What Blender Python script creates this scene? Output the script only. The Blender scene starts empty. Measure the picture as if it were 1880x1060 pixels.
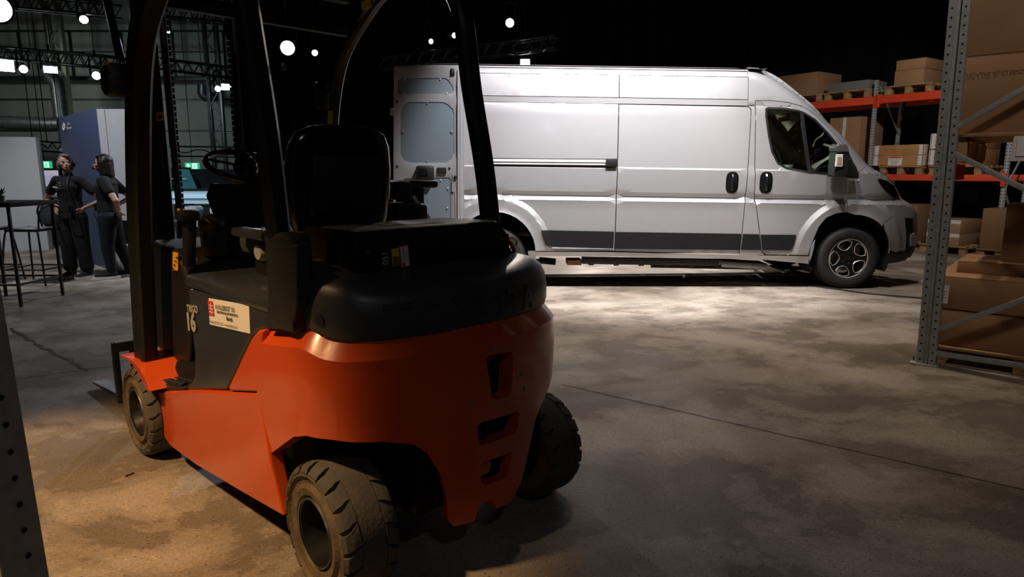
import bpy, bmesh, math, random
from mathutils import Vector, Matrix, noise
from mathutils.geometry import delaunay_2d_cdt
random.seed(7)
SC = bpy.context.scene
COL = SC.collection
PI = math.pi
R = math.radians

# ------------------------------------------------------------------ camera
F = 1210.0; PITCH = math.atan(215 / 1210.0); CH = 1.33
cp, sp = math.cos(PITCH), math.sin(PITCH)
cd = bpy.data.cameras.new('camera'); cam = bpy.data.objects.new('camera', cd); COL.objects.link(cam)
cam.location = (0, 0, CH); cam.rotation_euler = (PI / 2 - PITCH, 0, 0)
cd.sensor_width = 36; cd.lens = 36 * F / 1880; cd.clip_start = .05; cd.clip_end = 200
SC.camera = cam

# ------------------------------------------------------------------ world, exposure, lights
SC.view_settings.view_transform = 'Standard'; SC.view_settings.look = 'None'
SC.view_settings.gamma = 1; SC.view_settings.use_curve_mapping = False
SC.view_settings.exposure = 0.0
wd = bpy.data.worlds.new('world'); SC.world = wd; wd.use_nodes = True
wd.node_tree.nodes['Background'].inputs[0].default_value = (.55, .62, .8, 1)
wd.node_tree.nodes['Background'].inputs[1].default_value = .006

def spot(loc, target, power, color, size=60, blend=.5, radius=.08):
    l = bpy.data.lights.new('spot_lamp', 'SPOT'); o = bpy.data.objects.new('spot_lamp', l); COL.objects.link(o)
    l.energy = power; l.color = color; l.spot_size = R(size); l.spot_blend = blend; l.shadow_soft_size = radius
    o.location = loc; d = Vector(target) - Vector(loc)
    o.rotation_euler = d.to_track_quat('-Z', 'Y').to_euler(); return o

LIGHTS = [
    # lamps above the flank of the van
    ((.62, 5.75, 4.5), (.75, 7.4, 1.75), 1080, (1, .975, .985), 70, .5, .10),
    ((1.7, 5.75, 4.5), (1.65, 7.4, 1.75), 760, (1, .975, .985), 72, .6, .10),
    ((2.9, 5.9, 4.5), (2.6, 7.4, 1.7), 300, (1, .965, .96), 86, .6, .10),
    # wider warm lamp over the open floor in front of the van
    ((1.5, 6.0, 5.4), (1.8, 6.1, 0), 520, (1, .81, .63), 92, 1.0, .10),
    # low lamp behind the van, lighting the floor seen under its sill
    ((-.4, 14.3, 2.35), (-.2, 9.2, 0), 620, (1, .86, .74), 70, .5, .06),
    ((2.0, 14.3, 2.35), (2.0, 9.2, 0), 620, (1, .86, .74), 70, .5, .06),
    ((4.2, 14.3, 2.35), (4.0, 9.2, 0), 620, (1, .86, .74), 70, .5, .06),
    # warm lamp above the left aisle
    ((-2.7, .75, 3.9), (-1.75, 1.95, 0), 900, (1, .61, .27), 46, .5, .10),
    # cool lamps in the hall, shining back towards the camera
    ((-3.3, 10.2, 3.3), (-3.4, 5.2, 0), 360, (.88, .91, 1), 80, .5, .05),
    ((.4, 12.2, 4.2), (1.6, 3.8, 0), 380, (1, .86, .72), 44, .6, .1),
    # general lamp over the rack on the right
    ((2.4, 1.8, 4.4), (3.9, 5.3, .8), 130, (1, .86, .72), 54, .8, .2),
    ((4.6, 6.2, 4.6), (7.2, 12.2, 1.6), 560, (1, .92, .84), 52, .7, .15),
    # dim lamp behind the camera, reflections on the fork truck
    ((.9, -1.6, 3.6), (-.4, 2.4, .7), 26, (.95, .93, 1), 60, .8, .12),
    # display stands in the hall
    ((-5.7, 6.1, 6.2), (-6.3, 9.4, 1.0), 900, (.93, .95, 1), 58, .7, .1),
    ((-8.6, 15.0, 3.4), (-9.5, 20, 2.0), 120, (.8, .95, .92), 105, .8, .3),
    ((-12.5, 15.4, 3.4), (-13, 20, 2.2), 130, (.92, .95, .85), 105, .8, .3),
    ((-6.6, 11.2, 3.6), (-6.4, 13.6, .8), 200, (.75, .93, 1), 80, .7, .1),
]
for a in LIGHTS: spot(*a)

# ------------------------------------------------------------------ pixel helpers: a pixel and a real depth give a point
def ray(px, py):
    a = (px - 940) / F; b = (530 - py) / F
    return Vector((a, cp + b * sp, -sp + b * cp))
def ony(px, py, Y):
    r = ray(px, py); return Vector((0, 0, CH)) + r * (Y / r.y)
def onz(px, py, z=0.0):
    r = ray(px, py); return Vector((0, 0, CH)) + r * ((z - CH) / r.z)
def onpl(px, py, n, p0):
    r = ray(px, py); n = Vector(n); return Vector((0, 0, CH)) + r * (n.dot(Vector(p0) - Vector((0, 0, CH))) / n.dot(r))
def zat(py, Y):
    v = (530 - py) / F; return CH + Y * (v * cp - sp) / (cp + v * sp)

# ------------------------------------------------------------------ materials
def mat(name, col, rough=.6, metal=0., var=.12, nscale=8., bump=0., bscale=60., coat=0., emit=None, estr=0., alpha=None, trans=0., spec=.5, col2=None, rvar=.0):
    m = bpy.data.materials.new(name); m.use_nodes = True
    nt = m.node_tree; b = nt.nodes['Principled BSDF']
    b.inputs['Roughness'].default_value = rough; b.inputs['Metallic'].default_value = metal
    b.inputs['Specular IOR Level'].default_value = spec
    c = (*col, 1)
    tc = nt.nodes.new('ShaderNodeTexCoord')
    n = nt.nodes.new('ShaderNodeTexNoise'); n.inputs['Scale'].default_value = nscale; n.inputs['Detail'].default_value = 6
    nt.links.new(tc.outputs['Object'], n.inputs['Vector'])
    r = nt.nodes.new('ShaderNodeValToRGB')
    k = 1 - var
    dark = tuple(x * k for x in (col2 or col))
    r.color_ramp.elements[0].color = (*dark, 1); r.color_ramp.elements[0].position = .35
    r.color_ramp.elements[1].color = c; r.color_ramp.elements[1].position = .65
    nt.links.new(n.outputs['Fac'], r.inputs['Fac']); nt.links.new(r.outputs['Color'], b.inputs['Base Color'])
    if rvar:
        mr = nt.nodes.new('ShaderNodeMapRange'); mr.inputs['To Min'].default_value = rough - rvar; mr.inputs['To Max'].default_value = rough + rvar
        nt.links.new(n.outputs['Fac'], mr.inputs['Value']); nt.links.new(mr.outputs['Result'], b.inputs['Roughness'])
    if bump:
        n2 = nt.nodes.new('ShaderNodeTexNoise'); n2.inputs['Scale'].default_value = bscale; n2.inputs['Detail'].default_value = 4
        bp = nt.nodes.new('ShaderNodeBump'); bp.inputs['Strength'].default_value = bump; bp.inputs['Distance'].default_value = .01
        nt.links.new(tc.outputs['Object'], n2.inputs['Vector']); nt.links.new(n2.outputs['Fac'], bp.inputs['Height'])
        nt.links.new(bp.outputs['Normal'], b.inputs['Normal'])
    if coat: b.inputs['Coat Weight'].default_value = coat; b.inputs['Coat Roughness'].default_value = .08
    if emit: b.inputs['Emission Color'].default_value = (*emit, 1); b.inputs['Emission Strength'].default_value = estr
    if trans: b.inputs['Transmission Weight'].default_value = trans
    if alpha is not None: b.inputs['Alpha'].default_value = alpha
    return m

def thin_glass(name, tint, refl=.12, rough=.02):
    m = bpy.data.materials.new(name); m.use_nodes = True; nt = m.node_tree; nt.nodes.clear()
    o = nt.nodes.new('ShaderNodeOutputMaterial'); t = nt.nodes.new('ShaderNodeBsdfTransparent'); g = nt.nodes.new('ShaderNodeBsdfGlossy')
    x = nt.nodes.new('ShaderNodeMixShader'); f = nt.nodes.new('ShaderNodeFresnel'); f.inputs['IOR'].default_value = 1.45
    t.inputs[0].default_value = (*tint, 1); g.inputs['Roughness'].default_value = rough
    nt.links.new(f.outputs[0], x.inputs[0]); nt.links.new(t.outputs[0], x.inputs[1]); nt.links.new(g.outputs[0], x.inputs[2]); nt.links.new(x.outputs[0], o.inputs[0])
    return m

def floor_mat():
    m = bpy.data.materials.new('worn_concrete'); m.use_nodes = True; nt = m.node_tree; b = nt.nodes['Principled BSDF']
    L = nt.links; tc = nt.nodes.new('ShaderNodeTexCoord')
    def noi(s, d=8, rough=.6, dist=0, vec=None):
        n = nt.nodes.new('ShaderNodeTexNoise'); n.inputs['Scale'].default_value = s; n.inputs['Detail'].default_value = d
        n.inputs['Roughness'].default_value = rough; n.inputs['Distortion'].default_value = dist
        L.new(vec or tc.outputs['Object'], n.inputs['Vector']); return n.outputs['Fac']
    def ramp(f, stops):
        r = nt.nodes.new('ShaderNodeValToRGB'); cr = r.color_ramp
        cr.elements[0].position, cr.elements[0].color = stops[0][0], (*stops[0][1], 1)
        cr.elements[1].position, cr.elements[1].color = stops[-1][0], (*stops[-1][1], 1)
        for p, c in stops[1:-1]: e = cr.elements.new(p); e.color = (*c, 1)
        L.new(f, r.inputs['Fac']); return r.outputs['Color']
    def mix(f, a, b_, t='MIX'):
        x = nt.nodes.new('ShaderNodeMix'); x.data_type = 'RGBA'; x.blend_type = t
        if isinstance(f, float): x.inputs[0].default_value = f
        else: L.new(f, x.inputs[0])
        L.new(a, x.inputs[6]); L.new(b_, x.inputs[7]); return x.outputs[2]
    mp = nt.nodes.new('ShaderNodeMapping'); mp.inputs['Scale'].default_value = (1, 1.35, 1); mp.inputs['Rotation'].default_value = (0, 0, R(-25)); L.new(tc.outputs['Object'], mp.inputs['Vector'])
    base = ramp(noi(.8, 12, .6, .4, mp.outputs[0]), [(.34, (.20, .165, .13)), (.46, (.27, .228, .185)), (.54, (.335, .288, .238)), (.68, (.40, .352, .295))])
    patch = ramp(noi(1.25, 14, .66, .25, mp.outputs[0]), [(.455, (.50, .475, .45)), (.475, (.80, .785, .77)), (.52, (.88, .875, .87)), (.545, (1.1, 1.1, 1.1))])
    c = mix(.85, base, patch, 'MULTIPLY')
    fine = ramp(noi(95, 6, .7), [(.30, (.5, .48, .45)), (.5, (.95, .95, .95)), (.72, (1.45, 1.42, 1.35))])
    c = mix(.7, c, fine, 'MULTIPLY')
    vo = nt.nodes.new('ShaderNodeTexVoronoi'); vo.inputs['Scale'].default_value = 34; L.new(tc.outputs['Object'], vo.inputs['Vector'])
    speck = ramp(vo.outputs['Distance'], [(.0, (.35, .3, .25)), (.10, (.6, .56, .5)), (.17, (1, 1, 1))])
    spk = ramp(noi(5, 3), [(.5, (0, 0, 0)), (.58, (1, 1, 1))])
    c2 = mix(1.0, c, speck, 'MULTIPLY'); c = mix(spk, c, c2)
    v2 = nt.nodes.new('ShaderNodeTexVoronoi'); v2.inputs['Scale'].default_value = 78; L.new(tc.outputs['Object'], v2.inputs['Vector'])
    sx_ = nt.nodes.new('ShaderNodeSeparateColor'); L.new(v2.outputs['Color'], sx_.inputs[0])
    stone = ramp(sx_.outputs[0], [(.07, (.55, .51, .46)), (.10, (1, 1, 1)), (.86, (1, 1, 1)), (.90, (1.4, 1.36, 1.28))])
    ins = ramp(v2.outputs['Distance'], [(.30, (1, 1, 1)), (.42, (0, 0, 0))])
    c3 = mix(1.0, c, stone, 'MULTIPLY'); c = mix(ins, c, c3)
    L.new(c, b.inputs['Base Color'])
    rr = ramp(noi(1.7, 8, .6, .6), [(.35, (.50, .50, .50)), (.65, (.72, .72, .72))]); L.new(rr, b.inputs['Roughness'])
    b.inputs['Specular IOR Level'].default_value = .35
    bp = nt.nodes.new('ShaderNodeBump'); bp.inputs['Strength'].default_value = .35; bp.inputs['Distance'].default_value = .006
    hh = nt.nodes.new('ShaderNodeMath'); hh.operation = 'ADD'; L.new(noi(48, 6, .6), hh.inputs[0]); L.new(noi(2.2, 8), hh.inputs[1])
    L.new(hh.outputs[0], bp.inputs['Height']); L.new(bp.outputs['Normal'], b.inputs['Normal'])
    return m

M = {}
def D(k, *a, **kw): M[k] = mat(k, *a, **kw)
D('van_paint', (.42, .418, .435), .34, .45, var=.02, coat=.5)
D('van_inner', (.30, .30, .315), .5, .3, var=.06)
D('black_plastic', (.008, .008, .009), .5, var=.2)
D('gloss_black', (.008, .008, .009), .16, var=.1)
D('matte_black', (.006, .006, .007), .85, var=.2, spec=.2)
D('rubber', (.011, .0105, .010), .78, var=.3, bump=.2)
D('chrome', (.75, .75, .76), .12, 1.0, var=.05)
D('alloy', (.72, .69, .66), .38, .7, var=.05)
D('lamp_lens', (.75, .76, .78), .12, .0, var=.05, coat=.6)
D('lining', (.12, .155, .18), .6, var=.04)
D('seat_cloth', (.03, .032, .036), .9, var=.2, bump=.3)
D('white_plastic', (.8, .8, .8), .4, var=.03)
D('cover_grey', (.046, .051, .058), .40, var=.2, bump=.04, bscale=90)
D('orange_paint', (.60, .075, .012), .26, var=.10, nscale=3, coat=.6, bump=.03, bscale=30, rvar=.05)
D('grey_gloss', (.030, .035, .041), .26, var=.15, coat=.4)
D('grey_plastic', (.018, .020, .023), .50, var=.25, bump=.12, bscale=90)
D('dark_frame', (.008, .008, .0085), .40, var=.2)
D('tyre_tread', (.085, .080, .072), .85, var=.3, bump=.3)
D('tyre_side', (.13, .095, .058), .85, var=.45, nscale=14, bump=.4)
D('steel', (.30, .30, .31), .35, .9, var=.2)
D('galv', (.44, .475, .49), .5, .40, var=.22, nscale=30)
D('hole', (.004, .004, .004), .9, var=.0)
D('rack_orange', (.74, .065, .018), .45, var=.12)
D('cardboard', (.33, .185, .095), .85, var=.12, nscale=4, bump=.1)
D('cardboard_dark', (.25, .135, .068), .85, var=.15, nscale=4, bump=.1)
D('tape', (.40, .27, .16), .35, var=.1)
D('white_tape', (.62, .62, .62), .4, var=.1)
D('wood', (.42, .25, .115), .8, var=.35, nscale=9, bump=.2)
D('wood_collar', (.50, .25, .095), .6, var=.25, nscale=6)
D('paper', (.80, .80, .80), .6, var=.03)
D('print_black', (.02, .02, .02), .6, var=.0)
D('print_grey', (.30, .30, .31), .6, var=.0)
D('lamp_red', (.16, .015, .012), .3, var=.2)
D('print_red', (.55, .03, .03), .5, var=.0)
D('sticker_yellow', (.72, .58, .03), .5, var=.05)
D('sticker_amber', (.80, .36, .02), .5, var=.05)
D('sticker_white', (.72, .70, .68), .45, var=.04)
D('decal_silver', (.34, .34, .33), .45, var=.05)
D('cable_red', (.5, .02, .02), .4, var=.1)
D('cable_black', (.01, .01, .01), .5, var=.1)
D('white_panel', (.62, .635, .66), .6, var=.03)
D('blue_panel', (.075, .10, .20), .55, var=.05)
D('hall_wall', (.34, .37, .355), .7, var=.12, nscale=1.5)
D('duct', (.12, .13, .14), .4, .7, var=.2)
D('column', (.34, .36, .28), .6, var=.15)
D('ceiling_dark', (.045, .040, .036), .9, var=.3, nscale=2)
D('curtain', (.006, .007, .010), .95, var=.3, nscale=3, spec=.1)
D('truss', (.035, .036, .04), .45, .6, var=.2)
D('skin', (.48, .27, .19), .55, var=.08, nscale=20)
D('cloth_black', (.004, .004, .005), .9, var=.3, nscale=20, bump=.2)
D('cloth_navy', (.005, .008, .012), .9, var=.3, nscale=20, bump=.2)
D('hair_grey', (.16, .115, .08), .6, var=.5, nscale=40, bump=.15)
D('hair_dark', (.016, .010, .008), .5, var=.4, nscale=40, bump=.15)
D('mirror_grey', (.10, .10, .105), .35, .2, var=.1)
D('leaf', (.02, .04, .015), .6, var=.4)
D('oak', (.30, .17, .07), .5, var=.2)
D('clear_plastic', (.5, .5, .5), .1, var=.1, alpha=.35)
D('screen_dark', (.01, .012, .014), .15, var=.1)
D('counter_blue', (.55, .75, .88), .4, var=.06, emit=(.45, .75, .95), estr=.28)
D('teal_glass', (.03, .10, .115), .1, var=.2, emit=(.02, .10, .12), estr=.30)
D('lamp_white', (1, 1, 1), .5, var=0, emit=(1, .98, 1), estr=30)
D('lamp_blue', (1, 1, 1), .5, var=0, emit=(.72, .88, 1), estr=14)
D('lamp_dim', (1, 1, 1), .5, var=0, emit=(1, .97, .95), estr=6)
D('exit_green', (.02, .45, .22), .4, var=0, emit=(.02, .55, .25), estr=.8)
D('exit_white', (.9, .9, .9), .4, var=0, emit=(.7, 1, .85), estr=.9)
D('screen_sky', (.5, .5, .6), .4, var=.25, nscale=5, emit=(.52, .50, .62), estr=.55)
D('screen_land', (.1, .08, .1), .4, var=.5, nscale=12, emit=(.12, .10, .14), estr=.5)
M['glass'] = thin_glass('tinted_glass', (.72, .80, .75)); M['windscreen'] = thin_glass('windscreen_glass', (.42, .48, .46))
M['floor'] = floor_mat()

# ------------------------------------------------------------------ mesh helpers
def link(name, me, m, parent=None):
    o = bpy.data.objects.new(name, me); COL.objects.link(o)
    if m is not None:
        for x in (m if isinstance(m, (list, tuple)) else [m]): me.materials.append(M[x] if isinstance(x, str) else x)
    if parent is not None: o.parent = parent
    return o
def finish(me, ang=35):
    if ang:
        for p in me.polygons: p.use_smooth = True
        me.set_sharp_from_angle(angle=R(ang))
def obj(name, bm, m, parent=None, ang=35):
    bmesh.ops.recalc_face_normals(bm, faces=bm.faces)
    me = bpy.data.meshes.new(name); bm.to_mesh(me); bm.free(); finish(me, ang)
    return link(name, me, m, parent)
def pyobj(name, vs, fs, m, parent=None, ang=35, recalc=True):
    bm = bmesh.new(); v = [bm.verts.new(p) for p in vs]
    for f in fs:
        try: bm.faces.new([v[i] for i in f])
        except ValueError: pass
    if recalc: return obj(name, bm, m, parent, ang)
    me = bpy.data.meshes.new(name); bm.to_mesh(me); bm.free(); finish(me, ang); return link(name, me, m, parent)
def tag(o, label=None, cat=None, group=None, kind=None):
    if label: o['label'] = label
    if cat: o['category'] = cat
    if group: o['group'] = group
    if kind: o['kind'] = kind
    return o
def empty(name, loc=(0, 0, 0), rz=0., **k):
    o = bpy.data.objects.new(name, None); COL.objects.link(o); o.location = loc; o.rotation_euler = (0, 0, rz); o.empty_display_size = .1
    tag(o, **k); return o
def struct(o): o['kind'] = 'structure'; return o
def copy_tree(o, parent=None):
    c = o.copy(); COL.objects.link(c); c.parent = parent
    for ch in [x for x in bpy.data.objects if x.parent == o]: copy_tree(ch, c)
    return c
def bx(bm, c, s, rot=None, bev=0.):
    r = bmesh.ops.create_cube(bm, size=1.0); vs = r['verts']
    for v in vs: v.co = Vector((v.co.x * s[0], v.co.y * s[1], v.co.z * s[2]))
    if bev:
        es = list({e for v in vs for e in v.link_edges})
        rb = bmesh.ops.bevel(bm, geom=vs + es, offset=bev, segments=2, affect='EDGES', profile=.5)
        vs = list({v for f in rb['faces'] for v in f.verts} | {v for v in vs if v.is_valid})
    T = Matrix.Translation(Vector(c)) @ ((rot if isinstance(rot, Matrix) else Matrix.Rotation(rot or 0, 4, 'Z')).to_4x4())
    for v in vs: v.co = T @ v.co
    return vs
def box(name, c, s, m, parent=None, rot=None, bev=0.004):
    bm = bmesh.new(); bx(bm, c, s, rot, bev); return obj(name, bm, m, parent)
def frame_of(d):
    d = d.normalized(); u = d.cross(Vector((0, 0, 1)))
    if u.length < 1e-3: u = Vector((1, 0, 0))
    u.normalize(); return u, d.cross(u).normalized()
def tb(bm, pts, r, seg=10, cap=True, flat=None):
    pts = [Vector(p) for p in pts]; rings = []; n = len(pts)
    rs = r if isinstance(r, (list, tuple)) else [r] * n
    pu = None
    for i, p in enumerate(pts):
        d = (pts[min(i + 1, n - 1)] - pts[max(i - 1, 0)])
        u, w = frame_of(d)
        if pu is not None:
            d.normalize(); u = (pu - d * pu.dot(d)).normalized(); w = d.cross(u).normalized()
        pu = u
        ring = []
        for k in range(seg):
            a = 2 * PI * k / seg; ring.append(bm.verts.new(p + u * math.cos(a) * rs[i] + w * math.sin(a) * rs[i] * (flat or 1)))
        rings.append(ring)
    for a, b in zip(rings, rings[1:]):
        for k in range(seg): bm.faces.new((a[k], a[(k + 1) % seg], b[(k + 1) % seg], b[k]))
    if cap: bm.faces.new(rings[0][::-1]); bm.faces.new(rings[-1])
def tube(name, pts, r, m, parent=None, seg=10, flat=None):
    bm = bmesh.new(); tb(bm, pts, r, seg, True, flat); return obj(name, bm, m, parent)
def bar(name, p0, p1, w, h, m, parent=None, bev=.002, up=(0, 0, 1)):
    """a rectangular bar between two points"""
    bm = bmesh.new(); bb(bm, p0, p1, w, h, bev, up); return obj(name, bm, m, parent)
def bb(bm, p0, p1, w, h, bev=0., up=(0, 0, 1)):
    p0, p1 = Vector(p0), Vector(p1); d = p1 - p0; L = d.length; d.normalize(); up = Vector(up)
    x = d.cross(up)
    if x.length < 1e-3: x = Vector((1, 0, 0))
    x.normalize(); z = x.cross(d).normalized()
    Rm = Matrix((x, d, z)).transposed()
    bx(bm, (p0 + p1) / 2, (w, L, h), Rm, bev)
def smoothpath(pts, n=8):
    pts = [Vector(p) for p in pts]; out = []
    P = [pts[0]] + pts + [pts[-1]]
    for i in range(1, len(P) - 2):
        a, b, c, d = P[i - 1:i + 3]
        for k in range(n):
            t = k / n
            out.append(.5 * ((2 * b) + (c - a) * t + (2 * a - 5 * b + 4 * c - d) * t * t + (3 * b - a - 3 * c + d) * t ** 3))
    out.append(pts[-1]); return out
def lathe(bm, prof, seg=32, axis='Y', c=(0, 0, 0), closed=False):
    """prof: (axial, radius) list"""
    c = Vector(c); rings = []
    for a, r in prof:
        ring = []
        for k in range(seg):
            t = 2 * PI * k / seg; x, z = r * math.cos(t), r * math.sin(t)
            p = {'Y': Vector((x, a, z)), 'X': Vector((a, x, z)), 'Z': Vector((x, z, a))}[axis]
            ring.append(bm.verts.new(c + p))
        rings.append(ring)
    pr = list(zip(rings, rings[1:])) + ([(rings[-1], rings[0])] if closed else [])
    for a, b in pr:
        for k in range(seg): bm.faces.new((a[k], a[(k + 1) % seg], b[(k + 1) % seg], b[k]))
    return rings
def inside(p, poly):
    x, y = p; c = False; n = len(poly)
    for i in range(n):
        x1, y1 = poly[i][:2]; x2, y2 = poly[i - 1][:2]
        if (y1 > y) != (y2 > y) and x < (x2 - x1) * (y - y1) / (y2 - y1) + x1: c = not c
    return c
def resample(poly, step):
    out = []; n = len(poly)
    for i in range(n):
        a = Vector(poly[i][:2]); b = Vector(poly[(i + 1) % n][:2]); k = max(1, int((b - a).length / step + .5))
        for j in range(k): out.append(a + (b - a) * j / k)
    return out
def edge_dist(p, poly):
    p = Vector(p); best = 9e9; n = len(poly)
    for i in range(n):
        a, b = poly[i], poly[(i + 1) % n]; ab = b - a; L = ab.length_squared
        t = max(0, min(1, (p - a).dot(ab) / L)) if L else 0
        best = min(best, (p - a - ab * t).length)
    return best
def shrink(poly, g):
    n = len(poly); A = sum(poly[i][0] * poly[(i + 1) % n][1] - poly[(i + 1) % n][0] * poly[i][1] for i in range(n))
    s = 1 if A > 0 else -1; out = []
    for i in range(n):
        a, b, c = Vector(poly[i - 1][:2]), Vector(poly[i][:2]), Vector(poly[(i + 1) % n][:2])
        e1 = (b - a); e2 = (c - b)
        if e1.length < 1e-6 or e2.length < 1e-6: out.append(b); continue
        e1.normalize(); e2.normalize()
        nn = Vector((-e1.y, e1.x)) + Vector((-e2.y, e2.x))
        if nn.length < 1e-4: out.append(b); continue
        nn.normalize(); k = nn.dot(Vector((-e1.y, e1.x)))
        out.append(b + nn * (s * g / max(k, .5)))
    return out
def cdt(poly, holes=(), pts=(), step=.08, clear=.35):
    """triangulate polygon with holes and interior points; returns verts2d, tris"""
    loops = [resample(poly, step)] + [resample(h, step) for h in holes]
    vs = []; es = []
    for lp in loops:
        b = len(vs); vs += [Vector(p) for p in lp]; es += [(b + i, b + (i + 1) % len(lp)) for i in range(len(lp))]
    for p in pts:
        if inside(p, loops[0]) and not any(inside(p, h) for h in loops[1:]) and all(edge_dist(p, l) > clear * step for l in loops): vs.append(Vector(p))
    V, E_, T, *_ = delaunay_2d_cdt(vs, es, [], 0, 1e-6)
    tris = []
    for t in T:
        c = (V[t[0]] + V[t[1]] + V[t[2]]) / 3
        if inside(c, loops[0]) and not any(inside(c, h) for h in loops[1:]): tris.append(t)
    return V, tris
def sheet(name, V, tris, fn, back, m, parent, ang=35):
    """lift a 2-D triangulation to a thick 3-D panel: fn(p)->front point, back(p)->back point"""
    bm = bmesh.new(); f = [bm.verts.new(fn(p)) for p in V]; b = [bm.verts.new(back(p)) for p in V]
    cnt = {}
    for t in tris:
        bm.faces.new([f[i] for i in t]); bm.faces.new([b[i] for i in reversed(t)])
        for i in range(3):
            e = (t[i], t[(i + 1) % 3]); cnt[tuple(sorted(e))] = cnt.get(tuple(sorted(e)), []) + [e]
    for k, l in cnt.items():
        if len(l) == 1:
            i, j = l[0]; bm.faces.new((f[j], f[i], b[i], b[j]))
    for v in [v for v in bm.verts if not v.link_faces]: bm.verts.remove(v)
    return obj(name, bm, m, parent, ang)
def grid_pts(poly, step, ox=0, oy=0):
    xs = [p[0] for p in poly]; ys = [p[1] for p in poly]; out = []
    x = math.floor(min(xs) / step) * step + ox
    while x < max(xs):
        y = math.floor(min(ys) / step) * step + oy
        while y < max(ys): out.append((x, y)); y += step
        x += step
    return out
def plate(name, poly, holes, m, parent, T, thick=.01, step=.2, bev=0, ang=35):
    """flat plate with holes; T maps local (x,y,depth) to 3-D"""
    V, t = cdt(poly, holes, [], step)
    return sheet(name, V, t, lambda p: T @ Vector((p[0], p[1], 0)), lambda p: T @ Vector((p[0], p[1], -thick)), m, parent, ang)
def rrect(x0, y0, x1, y1, r, n=5):
    out = []
    for cx, cy, a0 in ((x1 - r, y0 + r, -90), (x1 - r, y1 - r, 0), (x0 + r, y1 - r, 90), (x0 + r, y0 + r, 180)):
        for k in range(n + 1): a = R(a0 + 90 * k / n); out.append((cx + r * math.cos(a), cy + r * math.sin(a)))
    return out
def evalmesh(o):
    dg = bpy.context.evaluated_depsgraph_get(); dg.update(); return bpy.data.meshes.new_from_object(o.evaluated_get(dg), depsgraph=dg)
def boolean(o, cutters, ang=30):
    for c in cutters:
        c.parent = o.parent
        md = o.modifiers.new('cut', 'BOOLEAN'); md.object = c; md.operation = 'DIFFERENCE'; md.solver = 'EXACT'
    bpy.context.view_layer.update()
    me = evalmesh(o); o.modifiers.clear(); old = o.data; o.data = me
    finish(me, ang)
    for c in cutters: bpy.data.objects.remove(c, do_unlink=True)
    return o
def bevelmod(o, w, seg=3, ang=30):
    md = o.modifiers.new('bevel', 'BEVEL'); md.width = w; md.segments = seg; md.limit_method = 'ANGLE'; md.angle_limit = R(ang)
    md = o.modifiers.new('wn', 'WEIGHTED_NORMAL'); md.keep_sharp = True; return o
def text(name, s, size, m, parent, T, depth=.0006, align='LEFT', sx=1.0, bold=0.0):
    c = bpy.data.curves.new(name, 'FONT'); c.body = s; c.size = size; c.extrude = depth; c.align_x = align; c.offset = bold; c.resolution_u = 3
    o = bpy.data.objects.new(name, c); COL.objects.link(o); bpy.context.view_layer.update()
    me = evalmesh(o); bpy.data.objects.remove(o, do_unlink=True)
    me.transform(T @ Matrix.Diagonal((sx, 1, 1, 1))); me.materials.clear()
    return link(name, me, m, parent)
def basis(o, x, y, z=None):
    x = Vector(x).normalized(); y = Vector(y).normalized(); z = Vector(z).normalized() if z else x.cross(y).normalized()
    Mx = Matrix((x, y, z)).transposed().to_4x4(); Mx.translation = Vector(o); return Mx
def lerp(a, b, t): return a + (b - a) * t
def interp(tab, x):
    if x <= tab[0][0]: return tab[0][1]
    for (a, va), (b, vb) in zip(tab, tab[1:]):
        if x <= b: return va + (vb - va) * (x - a) / (b - a) if b > a else vb
    return tab[-1][1]
# ================================================================== the setting
bm = bmesh.new()
bmesh.ops.create_grid(bm, x_segments=60, y_segments=60, size=1)
for v in bm.verts: v.co = Vector((-4 + v.co.x * 20, 7 + v.co.y * 17, 0))
struct(obj('floor', bm, 'floor', None, 0))
struct(box('ceiling', (-4, 7, 7.3), (40, 34, .2), 'ceiling_dark'))
struct(box('wall_back', (-15.0, 20.6, 3.6), (18, .3, 7.4), 'hall_wall'))
struct(box('wall_left', (-24.1, 7, 3.6), (.2, 34, 7.4), 'hall_wall'))
struct(box('wall_right', (15.9, 7, 3.6), (.2, 34, 7.4), 'ceiling_dark'))
struct(box('wall_front', (-4, -9.9, 3.6), (40, .2, 7.4), 'ceiling_dark'))
# black stage curtain behind the van: real folds
bm = bmesh.new(); prev = None
x = -5.6; i = 0
while x < 15.7:
    y = 15.0 + .10 * math.sin(i * .9) + .04 * math.sin(i * 2.3)
    a = bm.verts.new((x, y, .02)); b = bm.verts.new((x, y, 7.0))
    if prev: bm.faces.new((prev[0], a, b, prev[1]))
    prev = (a, b); x += .07; i += 1
tag(obj('stage_curtain', bm, 'curtain', None, 60), 'floor-to-ceiling black stage curtain behind the silver van', 'curtain')

# floor joints and the crack: narrow recessed-looking dark strips lying in the slab
def strip_on_floor(name, pts, w, m, z=.0025, kind='structure', th=.002):
    vs = []; fs = []
    for i, p in enumerate(pts):
        q = pts[min(i + 1, len(pts) - 1)]; o = pts[max(i - 1, 0)]
        d = (Vector(q) - Vector(o)); n = Vector((-d.y, d.x, 0)).normalized(); ww = (w(i) if callable(w) else w) / 2
        vs += [(p[0] + n.x * ww, p[1] + n.y * ww, z), (p[0] - n.x * ww, p[1] - n.y * ww, z)]
    for i in range(len(pts) - 1): fs.append((2 * i, 2 * i + 1, 2 * i + 3, 2 * i + 2))
    o = pyobj(name, vs, fs, m, None, 0); o['kind'] = kind; return o
D('joint', (.05, .043, .036), .9, var=.3); D('rubble', (.15, .132, .112), .95, var=.7, nscale=60)
a = onz(1030, 706); b = onz(1880, 900)
def wob(a, b, n, amp): return [a.lerp(b, i / n) + Vector((random.uniform(-amp, amp), random.uniform(-amp, amp), 0)) for i in range(n + 1)]
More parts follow.
